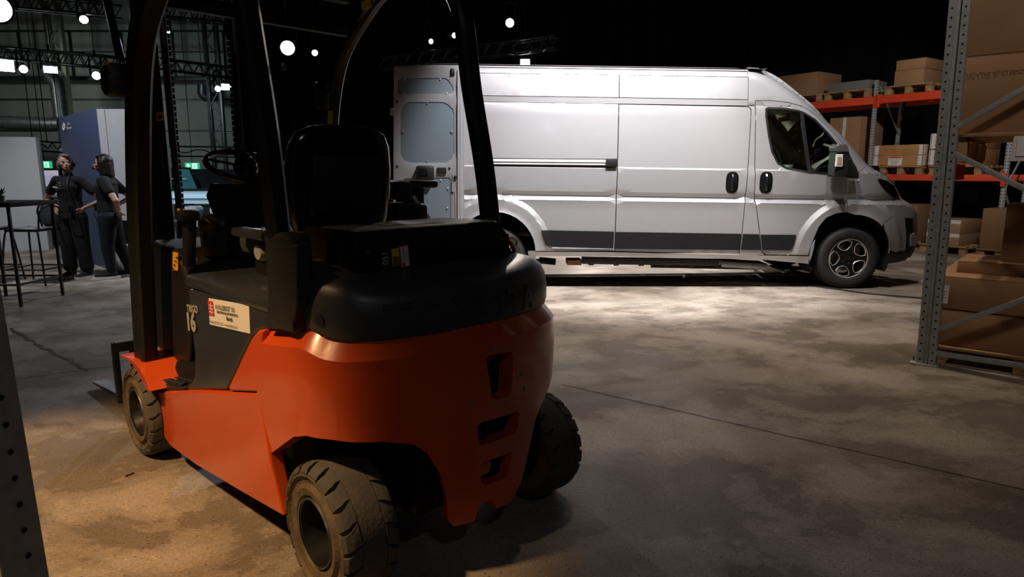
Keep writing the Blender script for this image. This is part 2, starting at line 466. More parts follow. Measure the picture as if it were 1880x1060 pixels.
strip_on_floor('floor_joint', wob(a, b + (b - a) * .4, 40, .004), .0065, 'joint')
strip_on_floor('floor_joint', wob(onz(-120, 716), onz(215, 672), 30, .006), .008, 'joint')
ck = [onz(x, y) for x, y in ((22, 603), (48, 620), (62, 629), (80, 641), (96, 646), (118, 660), (140, 669), (150, 678), (166, 684))]
ckp = []
for p, q in zip(ck, ck[1:]): ckp += [p.lerp(q, t) + Vector((random.uniform(-.015, .015), random.uniform(-.015, .015), 0)) for t in (0, .25, .5, .75)]
strip_on_floor('floor_crack', ckp, lambda i: random.uniform(.008, .035), 'rubble')
strip_on_floor('floor_crack', [p + Vector((random.uniform(-.02, .02), random.uniform(-.02, .02), 0)) for p in ckp], lambda i: random.uniform(.002, .008), 'joint', .0035)

# corrugated upper wall, rail of the gallery, ducts, columns in the hall on the left
bm = bmesh.new()
x = -23.8; prev = None; i = 0
while x < -6:
    y = 20.40 + (.03 if (i // 2) % 2 else 0)
    p = (bm.verts.new((x, y, 4.25)), bm.verts.new((x, y, 5.6)))
    if prev: bm.faces.new((prev[0], p[0], p[1], prev[1]))
    prev = p; x += .09; i += 1
o = obj('wall_cladding', bm, 'hall_wall', None, 0); struct(o)
for z in (2.55, 3.45): struct(box('trim_1', (-15, 20.42, z), (18, .06, .05), 'duct'))
wl = empty('overhead_walkway', (-15, 19.6, 4.0), label='dark steel walkway with railing running along the pale hall wall', cat='walkway')
box('deck', (0, 0, -.10), (18, .9, .10), 'truss', wl); box('rail', (0, -.42, 1.15), (18, .05, .05), 'truss', wl); box('rail', (0, -.42, .6), (18, .04, .04), 'truss', wl)
for k in range(13): box('post', (-8.6 + k * 1.42, -.42, .55), (.06, .06, 1.2), 'truss', wl)

def lattice(bm, p0, p1, w, h, n, r=.018, rl=.009, up=Vector((0, 0, 1))):
    p0, p1 = Vector(p0), Vector(p1); d = (p1 - p0).normalized(); s = d.cross(up).normalized(); u = s.cross(d)
    cs = [s * a * w / 2 + u * b * h / 2 for a, b in ((-1, -1), (1, -1), (1, 1), (-1, 1))]
    for c in cs: tb(bm, [p0 + c, p1 + c], r, 6)
    for i in range(n):
        a = p0.lerp(p1, i / n); b = p0.lerp(p1, (i + 1) / n)
        for k in range(4):
            c, e = cs[k], cs[(k + 1) % 4]
            if i % 2: c, e = e, c
            tb(bm, [a + c, b + e], rl, 5)
def truss(p0, p1, label, n=24, w=.22, group='lighting trusses under the hall roof'):
    c = (Vector(p0) + Vector(p1)) / 2
    t = empty('lighting_truss', c, label=label, cat='truss', group=group)
    a, b = Vector(p0) - c, Vector(p1) - c; d = (b - a).normalized(); up = Vector((0, 0, 1)); s = d.cross(up).normalized(); u = s.cross(d)
    for i, j in ((-1, -1), (1, -1), (1, 1), (-1, 1)):
        o = s * i * w / 2 + u * j * w / 2; tube('chord', [a + o, b + o], .022, 'truss', t, 8)
    bm = bmesh.new()
    cs = [s * i * w / 2 + u * j * w / 2 for i, j in ((-1, -1), (1, -1), (1, 1), (-1, 1))]
    for i in range(n):
        A = a.lerp(b, i / n); B = a.lerp(b, (i + 1) / n)
        for k in range(4):
            c1, c2 = cs[k], cs[(k + 1) % 4]
            if i % 2: c1, c2 = c2, c1
            tb(bm, [A + c1, B + c2], .011, 5)
    o = obj('lacing', bm, 'truss', t); o['kind'] = 'stuff'
    return t
T1 = truss(ony(-60, 92, 14.0), ony(232, 118, 13.4), 'black lighting truss over the left hall carrying the row of white lamps', 26)
T2 = truss(ony(296, 118, 15.0), ony(490, 142, 15.0), 'black lighting truss seen between the mast and rear post of the fork truck', 18)
T3 = truss(ony(296, 18, 11.6), ony(470, 36, 11.4), 'highest black truss seen under the fork truck roof guard', 16)
T4 = truss(ony(700, 118, 14.3), ony(1020, 78, 13.2), 'dark truss hanging before the black curtain above the van roof', 26)
T5 = truss(ony(-80, -6, 13), ony(215, 20, 12.4), 'upper black truss across the top left corner of the hall', 24)

def column(px, Y, top, label, lit='column'):
    c = ony(px, 400, Y)
    t = empty('hall_column', (c.x, Y, 0), label=label, cat='column', group='lattice columns of the hall')
    h = top
    for s in (-.16, .16): box('flange', (s, 0, h / 2), (.09, .14, h), lit, t)
    bm = bmesh.new(); z = .2; k = 0
    while z < h - .5:
        bb(bm, (-.13 if k % 2 else .13, 0, z), (.13 if k % 2 else -.13, 0, z + .42), .03, .03); z += .42; k += 1
    o = obj('lacing', bm, lit, t)
    return t
column(141, 18.5, 7.1, 'pale lattice steel column rising behind the blue display wall')
column(412, 18.8, 7.1, 'grey lattice steel column seen beside the steering wheel of the fork truck', 'duct')
def duct(pts, r, label):
    c = Vector(pts[0]); t = empty('ventilation_duct', c, label=label, cat='duct', group='ventilation ducts'); tube('hanger', [(0, 0, 0), (0, 0, 7.19 - c.z)], .012, 'duct', t, 5)
    P = smoothpath([Vector(p) - c for p in pts], 6); tube('pipe', P, r, 'duct', t, 16)
    for k in range(0, len(P) - 1, 5):
        d = (P[k + 1] - P[k]).normalized(); tube('collar', [P[k], P[k] + d * .05], r * 1.07, 'duct', t, 16)
duct([ony(92, 140, 18.2), ony(103, 152, 18.2), ony(107, 175, 18.2), ony(110, 200, 18.2), ony(114, 228, 18.2)], .17, 'grey ventilation pipe coming down beside the pale lattice column')
duct([ony(-40, 223, 17.6), ony(30, 226, 17.6), ony(80, 228, 17.6), ony(112, 228, 17.6)], .17, 'horizontal grey ventilation pipe above the white display wall')
duct([ony(372, 156, 19.2), ony(372, 172, 19.2), ony(380, 178, 19.2), ony(396, 178, 19.2)], .13, 'short bent duct end under the truss near the steering wheel')

# ------------------------------------------------------------------ lamps hung in the hall
def lamp(px, py, Y, r, label, em='lamp_white', square=False, aim=(0, 0, 1.0), drop=.35):
    p = ony(px, py, Y); t = empty('stage_lamp', p, label=label, cat='lamp', group='lamps hung under the hall roof')
    d = (Vector(aim) - p).normalized(); u, w = frame_of(d)
    Mx = Matrix((u, w, d)).transposed().to_4x4()
    if square:
        a = r; b = r * .55
        bx_ = bmesh.new(); bx(bx_, (0, 0, -.06), (a * 2.3, b * 2.5, .1), None, .01); bx_.transform(Mx); obj('housing', bx_, 'truss', t)
        bx_ = bmesh.new(); bx(bx_, (0, 0, 0), (a * 2, b * 2, .02), None, .003); bx_.transform(Mx); obj('lamp_panel', bx_, em, t)
    else:
        b = bmesh.new(); lathe(b, [(-.34, .02), (-.34, r * .8), (-.18, r * 1.15), (.02, r * 1.22), (.02, r * 1.05), (-.02, r * 1.02), (-.02, .01)], 20, 'Z'); b.transform(Mx); obj('housing', b, 'truss', t)
        b = bmesh.new(); lathe(b, [(-.015, .001), (0.0, r * .6), (-.012, r)], 20, 'Z'); b.transform(Mx); obj('lens', b, em, t)
    bm = bmesh.new(); s = r * 1.35
    top = Vector((0, 0, drop)) - d * .1
    bb(bm, -d * .1 + u * s, top + u * s, .02, .03); bb(bm, -d * .1 - u * s, top - u * s, .02, .03); bb(bm, top + u * s, top - u * s, .03, .02)
    bb(bm, top, top + Vector((0, 0, .12)), .03, .03); obj('yoke', bm, 'truss', t)
    tube('hanger', [top + Vector((0, 0, .1)), Vector((0, 0, 7.19 - p.z))], .008, 'truss', t, 5)
L1 = 'bright white stage lamp '
lamp(528, 88, 10.6, .10, L1 + 'left of the small blue-white one, biggest glow beside the rear post')
lamp(578, 97, 13.5, .055, 'small blue-white stage lamp right of the biggest glowing one', 'lamp_blue')
lamp(936, 42, 13.2, .075, L1 + 'hanging alone high above the middle of the van roof')
lamp(834, 65, 13.8, .05, 'small oval stage lamp just left of the fork truck right rear post', 'lamp_dim', aim=(4, 2, 1))
lamp(791, 76, 14.2, .05, 'smallest oval stage lamp above the open rear door of the van', 'lamp_dim', aim=(5, 3, 1))
lamp(154, 36, 12.4, .065, L1 + 'high in the hall above the blue display wall')
lamp(306, 58, 12.6, .05, 'small white stage lamp seen between the mast and front post')
lamp(43, 127, 13.6, .07, 'round white stage lamp on the left truss between two square panels')
lamp(177, 139, 13.2, .07, 'round white stage lamp on the left truss above the blue display wall')
lamp(400, 163, 14.6, .055, 'round white stage lamp beside the small square panel near the mast')
lamp(3, 120, 13.8, .20, 'square white panel lamp at the left end of the truss', 'lamp_blue', True)
lamp(93, 128, 13.4, .11, 'square blue-white panel lamp between two round lamps on the left truss', 'lamp_blue', True)
lamp(417, 160, 14.6, .11, 'square blue-white panel lamp seen beside the mast', 'lamp_blue', True)
lamp(-6, 16, 11.6, .20, 'very bright round stage lamp cut off by the top left corner')

lamp(964, 114, 13.6, .09, 'square white panel lamp half hidden behind the roof edge of the van', 'lamp_white', True)

tag(bar('wood_splinter', onz(231, 876) + Vector((0, 0, .003)), onz(246, 870) + Vector((0, 0, .003)), .006, .005, 'truss', None, 0), 'short dark splinter lying on the floor left of the fork truck', 'splinter')
# ================================================================== the van
D('rub_plastic', (.007, .007, .008), .65, var=.2, spec=.25)
VY = 7.45; VC = VY + 1.025; VX = 1.8
van = empty('van', (VX, VC, 0), label='silver high-roof panel van parked side-on with its rear door folded open', cat='van')
K = .0147                                            # the body stands slightly nose-down
WF = ony(1560, 468, VY); WR = Vector((WF.x - 4.035, VY, WF.z + .03))
def V3(p): return Vector((p[0] - VX, p[1] - VC, p[2]))
PROF = [(-1, .06), (.30, .05), (.40, .02), (.46, .0), (1.00, -.004), (1.022, -.010), (1.058, .026), (1.075, .028), (1.12, .0), (1.16, -.002), (1.362, -.008), (1.378, -.008), (1.395, .010),
        (2.06, .055), (2.075, .060), (2.083, .072), (2.092, .060), (2.140, .063), (2.147, .070), (2.154, .064), (2.38, .10), (2.42, .115), (2.47, .15), (2.52, .22), (3, .5)]
SIL = [(1374.6, 122.8), (1392, 124.3), (1409, 131), (1423, 138.4), (1446, 154.4), (1475, 177.8), (1496, 196), (1521, 222.4), (1548, 247), (1564.5, 266), (1578, 283), (1591.7, 300), (1606.6, 311),
       (1620.5, 318), (1629, 324), (1636.5, 334.6), (1644, 345), (1649, 356), (1651, 364), (1664, 371), (1672, 379), (1677, 391), (1678, 402), (1677, 426), (1676, 446), (1669, 472), (1663, 482)]
XS = sorted([(ony(x, y, VY + .2).z + K * ony(x, y, VY + .2).x, ony(x, y, VY + .2).x) for x, y in SIL])
def xs_(zp): return interp(XS, zp)
def x1_(zp):
    a = xs_(zp) - .34; b = min(3.95, xs_(zp) - .30)
    t = max(0, min(1, (zp - 1.15) / .3)); return lerp(b, a, t)
def yoff(X, z, flare=True):
    zp = z + K * X; o = interp(PROF, zp); x1 = x1_(zp); xs = xs_(zp)
    if X > x1:
        r = min((X - x1) / ((xs - x1) / .706), .72); o += 1.025 * (1 - (1 - r ** 2.5) ** .4)
    if flare:
        for w in (WF, WR):
            r = math.hypot(X - w.x, z - w.z)
            if r < .645 and z > .28:
                t = min(1, (.645 - r) / .05); o -= .034 * t * min(1, max(0, (z - .3) / .35))
            if r < .47: o -= .012
    return o
def vp(px, py):
    y = VY + .02
    for _ in range(4):
        p = ony(px, py, y); y = VY + yoff(p.x, p.z)
    return (p.x, p.z)
ZR = [.36, .40, .46, .55, .66, .78, .90, 1.00, 1.022, 1.058, 1.075, 1.12, 1.16, 1.25, 1.362, 1.378, 1.395, 1.45, 1.55, 1.65, 1.75, 1.85, 1.95, 2.05, 2.075, 2.083, 2.092, 2.14, 2.147, 2.154, 2.22, 2.3, 2.38, 2.42, 2.445]
def vgrid(poly, step=.09, dense=False):
    xs = [p[0] for p in poly]; out = []; x = math.floor(min(xs) / step) * step
    while x < max(xs):
        for i, zp in enumerate(ZR if not dense else [1.3 + .032 * k for k in range(37)]): out.append((x, zp - K * x))
        x += step
    for w in (WF, WR):
        for r in (.49, .53, .575, .594, .62, .648, .67):
            for k in range(0, 37): a = R(-10 + k * 200 / 36); out.append((w.x + r * math.cos(a), w.z + r * math.sin(a)))
    return out
VANP = []
def vpanel(name, px, m='van_paint', holes=(), gap=.005, proud=0., th=.02, step=.06, mirror=True, world=False, dense=False):
    poly = [Vector(p) for p in (px if world else [vp(*p) for p in px])]
    poly = shrink(poly, gap); hs = [[Vector(vp(*p)) for p in h] for h in holes]
    V, t = cdt(poly, hs, vgrid(poly, .035 if dense else .09, dense), step, .22)
    o = sheet(name, V, t, lambda p: V3((p[0], VY + yoff(p[0], p[1]) - proud, p[1])), lambda p: V3((p[0], VY + yoff(p[0], p[1]) - proud + th, p[1])), m, van, 28)
    if mirror:
        c = o.copy(); COL.objects.link(c); c.scale = (1, -1, 1); c.parent = van
    return o
def arc(w, r, a0, a1, n=14): return [(w.x + r * math.cos(R(lerp(a0, a1, k / n))), w.z + r * math.sin(R(lerp(a0, a1, k / n)))) for k in range(n + 1)]
XR = -1.235                                            # rear end of the body
def zl(zp, X): return zp - K * X
# groove heights, taken from the photograph
G1 = 2.083; G2 = 2.147; TOPZ = 2.395
def vx(px, py): return vp(px, py)
s1t = vx(1137, 134); s1b = vx(1128, 463)
xa = s1t[0]; xb = s1b[0]
def seamx(z): return lerp(xb, xa, (z - s1b[1]) / (s1t[1] - s1b[1]))
# upper side panels, rail band and roof cant
XF2 = vx(1374, 160)[0]
def q(x0, x1, z0, z1): return [(x0, zl(z0, x0)), (x1, zl(z0, x1)), (x1, zl(z1, x1)), (x0, zl(z1, x0))]
vpanel('upper_side_panel', q(XR, seamx(2.3), G2, TOPZ), world=True)
vpanel('upper_side_panel', q(seamx(2.3), XF2, G2, TOPZ), world=True)
vpanel('cant_rail', q(XR, XF2, TOPZ, 2.50), world=True, gap=.002)
vpanel('side_rail', q(XR, XF2, G1, G2), world=True, gap=.002)
# rear quarter
sill = [vx(971, 470), vx(1127, 472), vx(1400, 476.6), vx(1482, 485)]
rq = [(XR, zl(G1, XR)), (XR, .42)] + [p for p in arc(WR, .455, 192, -18, 22) if p[1] > .27] + [vx(971, 462), vx(990, 461.8), (seamx(.45) , vx(1127, 461.5)[1]), (seamx(1.2), 1.2), (seamx(2.0), zl(G1, seamx(2.0)))]
vpanel('rear_side_panel', rq, world=True)
vpanel('sill', [vx(968, 462.5), vx(1127, 463), vx(1354, 468.6), vx(1405, 469), vx(1477, 470.5), vx(1486, 471), vx(1490, 452), vx(1497, 440), vx(1491, 470), vx(1485, 485), vx(1440, 481), vx(1400, 477), vx(1127, 471.5), vx(971, 470.5)], world=True, gap=.002)
# sliding door
sd = [(seamx(2.0), zl(G1 - .004, seamx(2.0))), vx(1366, 195.5), vx(1375, 196.5), vx(1379, 201), vx(1379, 215), vx(1376, 260), vx(1374, 300), vx(1373, 310), vx(1368, 372), vx(1362, 430), vx(1356, 467.5), (seamx(.45), vx(1128, 462)[1]), (seamx(1.2), 1.2)]
vpanel('sliding_door', sd, world=True)
# pillar between the doors
bp = [vx(1366, 195.5)] + [vx(*p) for p in ((1375, 196.5), (1379, 201), (1379, 215), (1376, 260), (1374, 300), (1373, 310), (1368, 372), (1362, 430), (1356, 468.5), (1405, 469), (1398, 461.5), (1394.6, 426), (1385.3, 356.7), (1386, 301), (1386.7, 194))] 
vpanel('door_pillar', bp[::-1], world=True)
# cab roof side and A-pillar
dt = [(1386.4, 184.7), (1415, 184.7), (1445.5, 187.6), (1469, 194), (1485, 202), (1497, 211), (1520.4, 233.8), (1547, 262.5), (1553, 270)]
cr = [(XF2, zl(2.50, XF2))] + [(XF2, zl(G1, XF2)), vx(1386.6, 194.5)] + [vx(*p) for p in dt] + [vx(1562, 288), vx(1575.7, 316), vx(1591.5, 300.5)] + [vx(*p) for p in SIL[:11][::-1]]
vpanel('roof_side', cr, world=True, gap=.002, step=.03, dense=True)
# front door with its window opening
door = dt + [(1557, 300), (1557, 325.7), (1556, 390.5), (1536, 392.5), (1517.5, 400.6), (1503.5, 417), (1490.5, 450), (1484.6, 470), (1477.6, 469.5), (1405, 468), (1398, 461.5), (1394.6, 426), (1385.3, 356.7), (1386, 301), (1386.7, 194)]
win = [(1405, 199), (1410.4, 196.6), (1438.5, 197.5), (1466.6, 202), (1479.5, 207.5), (1497, 218.6), (1520.4, 243), (1536.8, 263), (1537, 290), (1536, 323), (1529, 322), (1482, 318), (1443.4, 311), (1426.8, 301), (1415.7, 279), (1410, 251.5), (1404.7, 213)]
fd = vpanel('front_door', door[::-1], holes=[win])
seal = shrink([Vector(vp(*p)) for p in win], .022)
V, t = cdt([Vector(vp(*p)) for p in win], [seal], [], .06)
fy = lambda p, d: V3((p[0], VY + yoff(p[0], p[1]) + d, p[1]))
def vsheet(name, poly, m, d0=.006, th=.008, holes=(), mirror=True, gap=0, step=.06, parent=None):
    poly = [Vector(p) for p in poly]
    if gap: poly = shrink(poly, gap)
    V, t = cdt(poly, holes, vgrid(poly) if not holes else [], step, .3)
    o = sheet(name, V, t, lambda p: fy(p, d0), lambda p: fy(p, d0 + th), m, parent or van, 28)
    if mirror:
        c = o.copy(); COL.objects.link(c); c.scale = (1, -1, 1); c.parent = van
    return o
vsheet('window_seal', [vp(*p) for p in win], 'black_plastic', -.002, .03, [seal])
vsheet('window_glass', [vp(*p) for p in win], 'glass', .012, .004, gap=.01)
vsheet('window_bar', [vp(*p) for p in ((1468, 203.5), (1474, 204.5), (1491, 319), (1484.5, 318))], 'black_plastic', -.004, .02)
# trim strips low on the flank
for pl in ([(994, 423.2), (1127, 425.4), (1125.8, 455), (1005, 452.5), (1001, 449)], [(1129, 426), (1360, 429.4), (1357.8, 459.2), (1128.3, 456.8)],
           [(1363.6, 429.7), (1393, 430.3), (1396.5, 459.2), (1360.2, 458.8)], [(1396.4, 431), (1461, 431.3), (1456.6, 449.8), (1452, 458), (1447, 459.8), (1399, 459.2)]):
    pp = [vp(*p) for p in pl]
    vsheet('rub_strip', pp, 'rub_plastic', -.014, .02)
for a, b in (((996, 452.8), (1125, 455.2)),):
    pa, pb = vp(989, 455.2), vp(1125, 456.9)
    tube('strip_bead', [V3((pa[0], VY - .004, pa[1])), V3((pb[0], VY - .004, pb[1]))], .006, 'van_paint', van, 6)
# sliding door track
pa, pb = vp(881, 296.5), vp(1127, 298.5)
A, B = V3((pa[0], VY + .0, pa[1])), V3((pb[0], VY + .0, pb[1]))
bar('door_track', A, B, .03, .078, 'black_plastic', van, .003)
bar('track_channel', A + Vector((.03, -.012, .012)), B + Vector((-.02, -.012, .012)), .018, .03, 'lamp_lens', van, .004)
bar('track_channel', A + Vector((.03, -.010, -.022)), B + Vector((-.02, -.010, -.022)), .014, .016, 'lamp_lens', van, .003)
box('track_end_cap', A + Vector((-.01, -.008, 0)), (.07, .05, .085), 'black_plastic', van); box('track_end_cap', B + Vector((-.03, -.012, 0)), (.13, .05, .085), 'black_plastic', van)
# recessed handles
def handle(x0, x1):
    c = vp((x0 + x1) / 2, 335); c2 = Vector((c[0], c[1])); w = (x1 - x0) / 160 / 2; h = .117
    poly = [(c2.x + w * (abs(math.cos(t)) ** .75) * (1 if math.cos(t) > 0 else -1), c2.y + h * (abs(math.sin(t)) ** .55) * (1 if math.sin(t) > 0 else -1)) for t in [2 * PI * k / 28 for k in range(28)]]
    o = vsheet('handle_recess', poly, 'gloss_black', -.006, .012, mirror=False)
    bm = bmesh.new(); tb(bm, smoothpath([V3((c2.x, VY - .012, c2.y + .085)), V3((c2.x, VY - .035, c2.y + .05)), V3((c2.x, VY - .04, c2.y)), V3((c2.x, VY - .035, c2.y - .05)), V3((c2.x, VY - .012, c2.y - .088))], 4), .017, 8)
    obj('grip', bm, 'gloss_black', o)
    for s in (-1, 1):
        tube('glint_rim', [V3((c2.x + s * w * .75, VY - .010, c2.y + .08)), V3((c2.x + s * w * .85, VY - .012, c2.y)), V3((c2.x + s * w * .7, VY - .010, c2.y - .085))], .005, 'chrome', o, 6)
    c = o.copy(); COL.objects.link(c); c.scale = (1, -1, 1)
handle(1332.8, 1355); handle(1394.8, 1417.5)
# fender, bumper, headlight, hood side: near-side skins up to the outline of the nose
fn = [vx(1557, 325.7), vx(1574.6, 325), vx(1575.7, 316), vx(1591.5, 300.5), vx(1600, 306.3), vx(1608.7, 313.3), vx(1614, 328), vx(1612, 331.4), vx(1618.3, 341), vx(1625.8, 349.5), vx(1637.5, 360), vx(1646, 365.5), vx(1648.4, 367), vx(1650, 377.5), vx(1645, 393), vx(1633.6, 402.8), vx(1623, 410)]
ar = [p for p in arc(WF, .452, 40, 90, 10)]
vpanel('front_fender', (fn + [p for p in ar if p[0] < vx(1621, 411)[0]] + [vx(1556, 391)])[::-1], world=True)
hood = [vx(1608.7, 313.3), vx(1614, 328), vx(1617, 328.8), vx(1630, 332.5), vx(1641.8, 342), vx(1649, 353.8), vx(1644, 345), vx(1636.5, 334.6), vx(1629, 324), vx(1620.5, 318)]
vpanel('hood_edge', hood, world=True, gap=.001, step=.04)
hl = [(1612, 331.4), (1617, 328.8), (1630, 332.5), (1641.8, 342), (1649, 353.8), (1650.5, 362.3), (1646, 365), (1637.5, 360), (1625.8, 349.5), (1618.3, 341)]
vpanel('headlight', hl, 'gloss_black', gap=.002, proud=.008, step=.03)
vsheet('headlight_lens', [vp(*p) for p in hl], 'glass', -.014, .003, gap=.008)
vsheet('daylight_strip', [vp(*p) for p in ((1614, 331.5), (1620, 330.8), (1630, 334), (1634, 338), (1626, 337.5), (1617, 334.5))], 'chrome', -.013, .006)
vsheet('indicator_strip', [vp(*p) for p in ((1621, 340), (1626, 341), (1632, 348), (1641, 358.5), (1645, 363), (1640, 361), (1630, 352.5))], 'lamp_red', -.0115, .004)
bmp = [vx(1648.4, 367), vx(1656, 368.5), vx(1664, 371), vx(1672, 379), vx(1677, 391), vx(1677.5, 402), vx(1661.5, 400), vx(1664, 430), vx(1663, 457.7), vx(1661.5, 461.6), vx(1632.7, 461)] + [p for p in arc(WF, .452, 2, 38, 8)] + [vx(1623, 410), vx(1633.6, 402.8), vx(1645, 393), vx(1650, 377.5)]
vpanel('front_bumper', bmp, world=True, gap=.002)
vpanel('bumper_grille_side', [(1661.5, 400), (1677.5, 402), (1677, 426), (1675, 446), (1669, 472), (1663, 457.7), (1664, 430)], 'black_plastic', proud=-.006, step=.04)
vpanel('bumper_valance', [(1632.7, 461.5), (1661.5, 462), (1669, 460), (1669.5, 472), (1665, 479), (1650, 482.5), (1626, 485.5), (1628, 489), (1622, 489), (1632, 472)], 'black_plastic', proud=-.004, step=.05)
vsheet('fog_bezel', [vp(*p) for p in ((1672, 432), (1678, 428), (1681, 433), (1680, 452), (1671, 452))], 'van_paint', -.02, .03)
bdg = [vp(*p) for p in ((1559.7, 327.2), (1577.3, 327.8), (1577.3, 332.6), (1559.7, 332.2))]
vsheet('side_badge', bdg, 'lamp_lens', -.006, .008)
# wheel arch liners
for w in (WF, WR):
    for s in (0, 1):
        bm = bmesh.new(); rings = []
        for k in range(25):
            a = R(-25 + k * 230 / 24); r = .462
            rings.append([bm.verts.new(V3((w.x + r * math.cos(a), VY + d, w.z + r * math.sin(a)))) for d in (.0, .32)])
        for a_, b_ in zip(rings, rings[1:]): bm.faces.new((a_[0], b_[0], b_[1], a_[1]))
        bm.faces.new([r[1] for r in rings])
        for v in bm.verts:
            if s: v.co.y = -v.co.y
        obj('wheel_arch_liner', bm, 'matte_black', van)
# front of the body beyond the near-side skins: plan slices joined upwards
levels = [.40, .46, .55, .66, .78, .90, 1.0, 1.08, 1.14, 1.20, 1.26, 1.32, 1.38, 1.45, 1.55, 1.66, 1.78, 1.90, 2.02, 2.12, 2.22, 2.30, 2.37, 2.42, 2.455, 2.48]
NT = 14
def slice_(zp):
    x1 = x1_(zp); xs = xs_(zp); L = (xs - x1) / .706; out = []
    r0 = .69; t0 = math.asin(r0 ** 1.25)
    for k in range(NT + 1):
        t = lerp(t0, PI / 2, k / NT); X = x1 + L * math.sin(t) ** .8; Y = 1.025 * (1 - math.cos(t) ** .8)
        out.append((X, VY + interp(PROF, zp) * (1 - k / NT) + Y, zp - K * X))
    return out + [(x, 2 * VC - y, z) for x, y, z in reversed(out[:-1])]
SL = [slice_(z) for z in levels]
def front(name, m, test):
    vs = [V3(p) for s in SL for p in s]; n = 2 * NT + 1; fs = []
    for i in range(len(levels) - 1):
        for k in range(n - 1):
            if test((levels[i] + levels[i + 1]) / 2, min(k, 2 * NT - 1 - k)): fs.append((i * n + k, i * n + k + 1, (i + 1) * n + k + 1, (i + 1) * n + k))
    bm = bmesh.new(); bv = [bm.verts.new(v) for v in vs]
    for f in fs: bm.faces.new([bv[j] for j in f])
    for v in [v for v in bm.verts if not v.link_faces]: bm.verts.remove(v)
    bmesh.ops.recalc_face_normals(bm, faces=bm.faces)
    return obj(name, bm, m, van, 40)
ws = lambda z, k: 1.40 < z < 2.10 and k > 1
gr = lambda z, k: (.60 < z < .92 and k > 3)
front('windscreen', 'windscreen', ws)
front('grille', 'black_plastic', gr)
front('front_valance', 'black_plastic', lambda z, k: z < .55)
front('bonnet', 'van_paint', lambda z, k: 1.08 < z < 1.40)
front('bumper_face', 'van_paint', lambda z, k: .55 < z < 1.08 and not gr(z, k))
front('cab_front', 'van_paint', lambda z, k: z > 1.40 and not ws(z, k))
# roof
bm = bmesh.new(); rows = []
XT = xs_(2.48)
for i in range(31):
    X = lerp(XR, XT, i / 30); rr = []
    for k in range(17):
        u = k / 16; y = VY + .13 + (2.05 - .26) * u; cr_ = math.sin(PI * u) ** .6 * .045 * min(1, (XT - X) / .35, max(.05, (X - XR) / .15) ) + .003 * (math.cos(u * PI * 14) if .1 < u < .9 else 0)
        rr.append(bm.verts.new(V3((X, y, 2.487 - K * X + cr_))))
    rows.append(rr)
for a, b in zip(rows, rows[1:]):
    for k in range(16): bm.faces.new((a[k], a[k + 1], b[k + 1], b[k]))
top = [bm.verts.new(V3(p)) for p in SL[-1]]
bm.faces.new(rows[-1][:1] + top + rows[-1][:0:-1])
obj('roof', bm, 'van_paint', van, 40)
# rear end: frame, closed far door, floor, inner walls
zt = 2.45
bm = bmesh.new()
bx(bm, (XR - VX + .03, 0, 2.42), (.1, 1.78, .12), None, .02); bx(bm, (XR - VX + .03, 0, .42), (.12, 1.9, .16), None, .02)
for s in (-1, 1): bx(bm, (XR - VX + .05, s * .93, 1.42), (.16, .12, 2.05), None, .02)
obj('rear_frame', bm, 'van_paint', van)
box('rear_door', (XR - VX - .02, .46, 1.42), (.06, .88, 1.9), 'van_paint', van, 0, .02)
box('rear_bumper', (XR - VX - .06, 0, .42), (.16, 1.9, .16), 'black_plastic', van, 0, .03)
box('load_floor', (-1.3, 0, .62), (3.3, 1.75, .05), 'black_plastic', van)
box('bulkhead', (.55, 0, 1.5), (.04, 1.8, 1.75), 'van_inner', van)
box('underbody', (.2, 0, .44), (5.0, 1.5, .12), 'matte_black', van)
# under-sill parts
def U(px, py, Y=VY + .12): return V3(tuple(ony(px, py, Y)))
bar('side_step_beam', U(1068, 478), U(1318, 482), .10, .075, 'black_plastic', van)
bar('tank_guard', U(1040, 480, VY + .5), U(1066, 480, VY + .5), .25, .06, 'cardboard', van); bar('exhaust_shield', U(1318, 482, VY + .4), U(1400, 487, VY + .4), .3, .07, 'steel', van)
bar('cable_tray', U(1195, 489, VY + .55), U(1400, 493, VY + .55), .06, .028, 'black_plastic', van)
for k in range(7): box('bracket', U(1085 + k * 46, 484.5 + k * .7, VY + .3), (.06, .05, .03), 'black_plastic', van, 0, .003)
tube('brake_pipe', [U(948, 482, VY + .3), U(985, 478, VY + .5), U(1010, 479, VY + .5)], .018, 'black_plastic', van)
tube('tow_bracket', [U(990, 478, VY + .4), U(1020, 481, VY + .4)], .04, 'matte_black', van)
